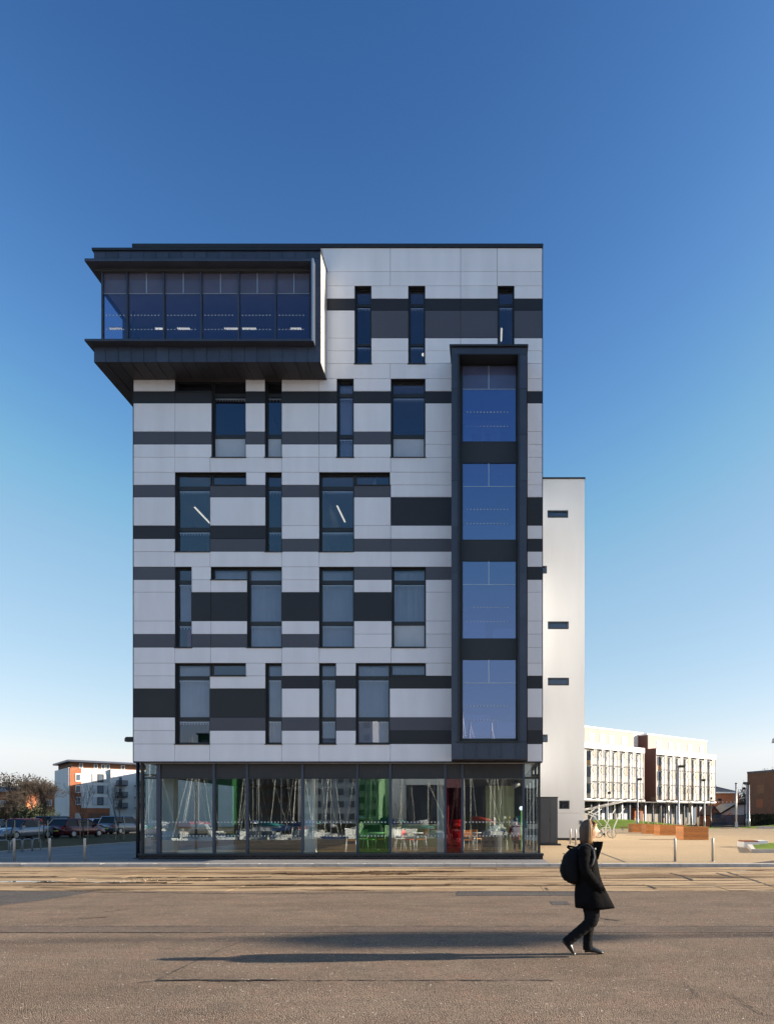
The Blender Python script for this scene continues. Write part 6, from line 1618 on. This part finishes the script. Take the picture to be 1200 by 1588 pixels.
# backpack
BP=thing('backpack','bulky black nylon backpack with a top loop on the back of the walking woman','backpack',(PX,FD,Zz(770)))
rings=[]
def bq(zx,zy,y=0): a=q(zx,zy,y); return (a[0]+PX,a[1]+FD,a[2])
for zy,b,f,ry in ((402,345,385,.05),(415,312,395,.10),(440,262,400,.13),(490,212,398,.15),(550,195,392,.16),(610,186,385,.165),(660,190,378,.165),(710,212,370,.155),(748,245,362,.13),(768,290,350,.08)):
    rings.append([(p[0]+PX,p[1]+FD,p[2]) for p in ell(Zx(b),Zx(f),Zz(zy),ry,ph=zy*.03,amp=.018,lob=5)])
obj('pack_body', MB().loft(rings), M['pack'], BP)
rings=[[(p[0]+PX,p[1]+FD,p[2]) for p in ell(Zx(b),Zx(f),Zz(zy),ry,amp=.02)] for zy,b,f,ry in ((560,205,240,.06),(580,184,240,.11),(640,177,240,.125),(700,196,240,.115),(735,220,245,.07))]
obj('front_pocket', MB().loft(rings), M['pack'], BP)
obj('top_loop', MB().tube([bq(345,425,-.03),bq(310,428,-.03),bq(272,424,-.03),bq(250,406,-.02),bq(256,397,.0),bq(290,404,.03),bq(345,412,.03)],.013,8), M['pack'], BP)
for s in (-1,1):
    obj('shoulder_strap', MB().tube([bq(345,425,s*.12),bq(385,388,s*.12),bq(425,375,s*.115),bq(462,395,s*.125),bq(484,440,s*.168),bq(490,500,s*.19),bq(470,555,s*.225),bq(440,600,s*.225)],.016,8,sy=1.0), M['strap'] if s<0 else M['pack'], BP)
for zy in (470,540): obj('zip', MB().tube([bq(214 if zy==470 else 196,zy,-.06),bq(210 if zy==470 else 190,zy,0),bq(214 if zy==470 else 196,zy,.06)],.005,6), M['zinc'], BP)
M['dark_wood']=grass_mat('dark_wood',(.035,.04,.022),(.05,.045,.03))
# ================================================================ MARINA BEHIND THE CAMERA (seen in the glass)
sheet('water', -600,600,-420,-3.1,-1.6,M['water'],th=1)
sheet('far_shore', -600,600,-900,-170,.2,M['hillside'],th=3)
box('pontoon', -70,70,-7.6,-6.4,-1.6,-1.15, M['concrete'], kind='structure')
box('pontoon', -70,70,-24.6,-23.4,-1.6,-1.15, M['concrete'], kind='structure')
M['hull_w']=mat('hull_white',(.75,.75,.74),.25,var=.03); M['hull_b']=mat('hull_navy',(.03,.05,.12),.2); M['sailcover']=mat('sail_cover_blue',(.04,.10,.30),.7); M['mast']=mat('mast_grey',(.50,.50,.48),.5); M['teal']=mat('canopy_teal',(.03,.30,.32),.7); M['deck']=mat('deck_cream',(.6,.56,.48),.6)
def sail_boat(label,x,y,rz,L,mast,hull,cover,motor=False):
    t=thing('motor_boat' if motor else 'sailing_boat',label,'boat',(x,y,-1.6),rz,'boats moored in the marina')
    B=L*.16; F=1.05; rg=[]
    for i in range(11):
        u=i/10; xx=-L/2+L*u; w_=B*(math.sin(math.pi*min(1,(u*.72+.28)))**.7 if u<.99 else .04); w_=max(w_,.04); sh_=F+.25*u*u
        rg.append([(xx,0,-.45 if u<.9 else -.1),(xx,-w_*.75,-.1),(xx,-w_,sh_),(xx,-w_*.9,sh_+.03),(xx,w_*.9,sh_+.03),(xx,w_,sh_),(xx,w_*.75,-.1)])
    obj('hull', MB().loft(rg,smooth=False), M[hull], t, w=False)
    if motor:
        obj('cabin', MB().loft([[(-L*.25,-B*.7,F),(L*.22,-B*.6,F),(L*.22,B*.6,F),(-L*.25,B*.7,F)],[(-L*.22,-B*.55,F+1.5),(L*.02,-B*.5,F+1.5),(L*.02,B*.5,F+1.5),(-L*.22,B*.55,F+1.5)]],smooth=False), M['hull_w'], t, w=False)
        obj('windows', MB().box(-L*.2,L*.08,-B*.66,B*.66,F+.7,F+1.15), M['glass_far'], t, w=False)
        obj('canopy', MB().box(-L*.42,-L*.2,-B*.6,B*.6,F+1.2,F+1.7), M[cover], t, w=False)
        obj('flagstaff', MB().tube([(-L*.45,0,F),(-L*.5,0,F+1.4)],.02,5), M['steel'], t, w=False)
        return t
    obj('cabin', MB().loft([[(-L*.1,-B*.55,F+.05),(L*.25,-B*.4,F+.1),(L*.25,B*.4,F+.1),(-L*.1,B*.55,F+.05)],[(-L*.08,-B*.45,F+.5),(L*.18,-B*.3,F+.4),(L*.18,B*.3,F+.4),(-L*.08,B*.45,F+.5)]],smooth=False), M['deck'], t, w=False)
    mx=L*.08
    obj('mast', MB().tube([(mx,0,F),(mx,0,F+mast)],[.055,.04],8), M['mast'], t, w=False)
    obj('boom', MB().tube([(mx,0,F+1.3),(mx-L*.36,0,F+1.25)],.06,6), M['alum'], t, w=False)
    obj('sail_cover', MB().tube([(mx-.05,0,F+1.5),(mx-L*.18,0,F+1.45),(mx-L*.35,0,F+1.35)],[.2,.17,.1],8), M[cover], t, w=False)
    obj('spreader', MB().bar((mx,-B*.8,F+mast*.55),(mx,B*.8,F+mast*.55),.04), M['alum'], t, w=False)
    st=MB()
    for e in ((L*.49,0,F+.2),(-L*.49,0,F),(mx,-B*.95,F),(mx,B*.95,F)): st.tube([e,(mx,0,F+mast*.98)],.012,4)
    obj('rigging', st, M['steel'], t, w=False)
    obj('headsail_roll', MB().tube([(L*.47,0,F+.4),(mx+.3,0,F+mast*.9)],[.04,.025],6), M['mast'], t, w=False)
    return t
rb=random.Random(12); hc=['hull_w','hull_w','hull_b','hull_w']; cc=['sailcover','teal','hull_w','sailcover','chair_red']
k=0
names=['white','navy','white','pale']
for i in range(13):
    x=-37+i*5.0+rb.uniform(-.8,.8); L=rb.uniform(7.5,10.5); mo=i in (3,8)
    sail_boat(['%s %s moored on the near pontoon, %s'%(names[i%4] if hc[i%4]!='hull_b' else 'navy','motor boat' if mo else 'sailing boat',w_) for w_ in ['at its left end as reflected','second along','third along','fourth along','fifth along','sixth along','seventh along','eighth along','ninth along','tenth along','eleventh along','twelfth along','at its far end']][i].replace('navy','navy' if hc[i%4]=='hull_b' else 'white'),
      x,-11.5+rb.uniform(-1,1),math.radians(90+rb.uniform(-6,6)) if i%3 else math.radians(rb.uniform(-15,15)+180),L,rb.uniform(9,13),hc[i%4],cc[i%5],mo)
for i in range(14):
    x=-60+i*8.6+rb.uniform(-1.5,1.5); L=rb.uniform(8,12)
    sail_boat('%s sailing boat moored on the outer pontoon, mast number %s from the left'%('navy' if hc[(i+1)%4]=='hull_b' else 'white',['one','two','three','four','five','six','seven','eight','nine','ten','eleven','twelve','thirteen','fourteen'][i]),
      x,-29+rb.uniform(-1,1),math.radians(90+rb.uniform(-6,6)),L,rb.uniform(10,15),hc[(i+1)%4],cc[(i+2)%5])
for i in range(12):     # small craft lying along the quay, close together
    x=-33+i*4.6+rb.uniform(-.6,.6)
    c_=sail_boat(['white cabin boat','navy cabin boat','white day boat'][i%3]+' lying against the quay wall, '+['first','second','third','fourth','fifth','sixth','seventh','eighth','ninth','tenth','eleventh','twelfth'][i]+' in the line',
       x,-5.1+rb.uniform(-.15,.15),math.radians(180*(i%2)+rb.uniform(-4,4)),rb.uniform(4.2,5.4),7+rb.uniform(0,2.5),hc[(i*3+1)%4],cc[(i*2)%5],i%3==2)
    c_.scale=(1,.8,1.15)
fleet=[o for o in C.objects if o.get('category')=='boat' and o.name.startswith('sailing') and o.location.y<-20][:6]
for i in range(46):
    row_=i//23; x=-118+(i%23)*9.2+rb.uniform(-2,2)
    c_=copy_tree(fleet[i%6]); c_.location=(x,-52-row_*26+rb.uniform(-3,3),-1.6); c_.rotation_euler=(0,0,math.radians(90+rb.uniform(-25,25))); c_.scale=(1,1,rb.uniform(.85,1.25))
    c_['label']='sailing boat far out in the marina, one of the masts reflected as thin lines'; c_['group']='far boats in the marina'
def far_block(name,label,x0,x1,y,h,m,rows,cols,d=14,cat='building'):
    t=thing(name,label,cat,((x0+x1)/2,y,.2))
    obj('wall', MB().box(x0,x1,y-d,y,.2,h), M[m], t); obj('roof', MB().box(x0-.4,x1+.4,y-d-.4,y+.4,h,h+.5), M['zinc'], t)
    for r in range(rows):
        for c in range(cols):
            a=x0+(c+.25)*(x1-x0)/cols; b=a+(x1-x0)/cols*.5; z=1.5+r*(h-1)/rows
            obj('window', MB().box(a,b,y+.001,y+.08,z,z+(h-1)/rows*.5), M['glass_far'], t, fixn=False)
    return t
far_block('quay_flats','pale grey flats across the water, reflected left of centre',-62,-36,-175,30,'render',7,7)
far_block('quay_flats','brown brick flats across the water with rows of small windows',-82,-66,-180,22,'brick_brown',5,9)
far_block('quay_flats','white flats across the water, far left',-160,-135,-185,18,'render',4,8)
far_block('warehouse','long low grey warehouse across the water, reflected right of centre',-30,30,-190,13,'zinc',1,14)
far_block('green_tower','bright green clad tower across the water',-92,-84,-172,28,'g_green',6,2)
for x,h,l in ((20,27,'taller rounded dark silo across the water'),(34,24,'shorter rounded dark silo beside the taller one'),(92,27,'lone rounded dark silo across the water, reflected at the right')):
    t=thing('silo',l,'silo',(x,-185,.2)); obj('shell', MB().tube([(x,-185,.2),(x,-185,h*.75),(x,-185,h*.92),(x,-185,h)],[5,5,3.8,.8],18), M['zinc_dark'], t); obj('ladder', MB().box(x-.3,x+.3,-180.1,-179.9,.2,h*.8), M['galv'], t)
hill('far_hill',-320,-58,-176,-270,30,5,'dark_wood')
wood('tree_belt',-260,-62,-178,27,9000,9,'tall dark trees on the far shore at the left of the reflections','leaf')
wood('tree_belt',-300,300,-200,12,9000,7,'dark belt of trees on the far shore behind the marina','leaf')
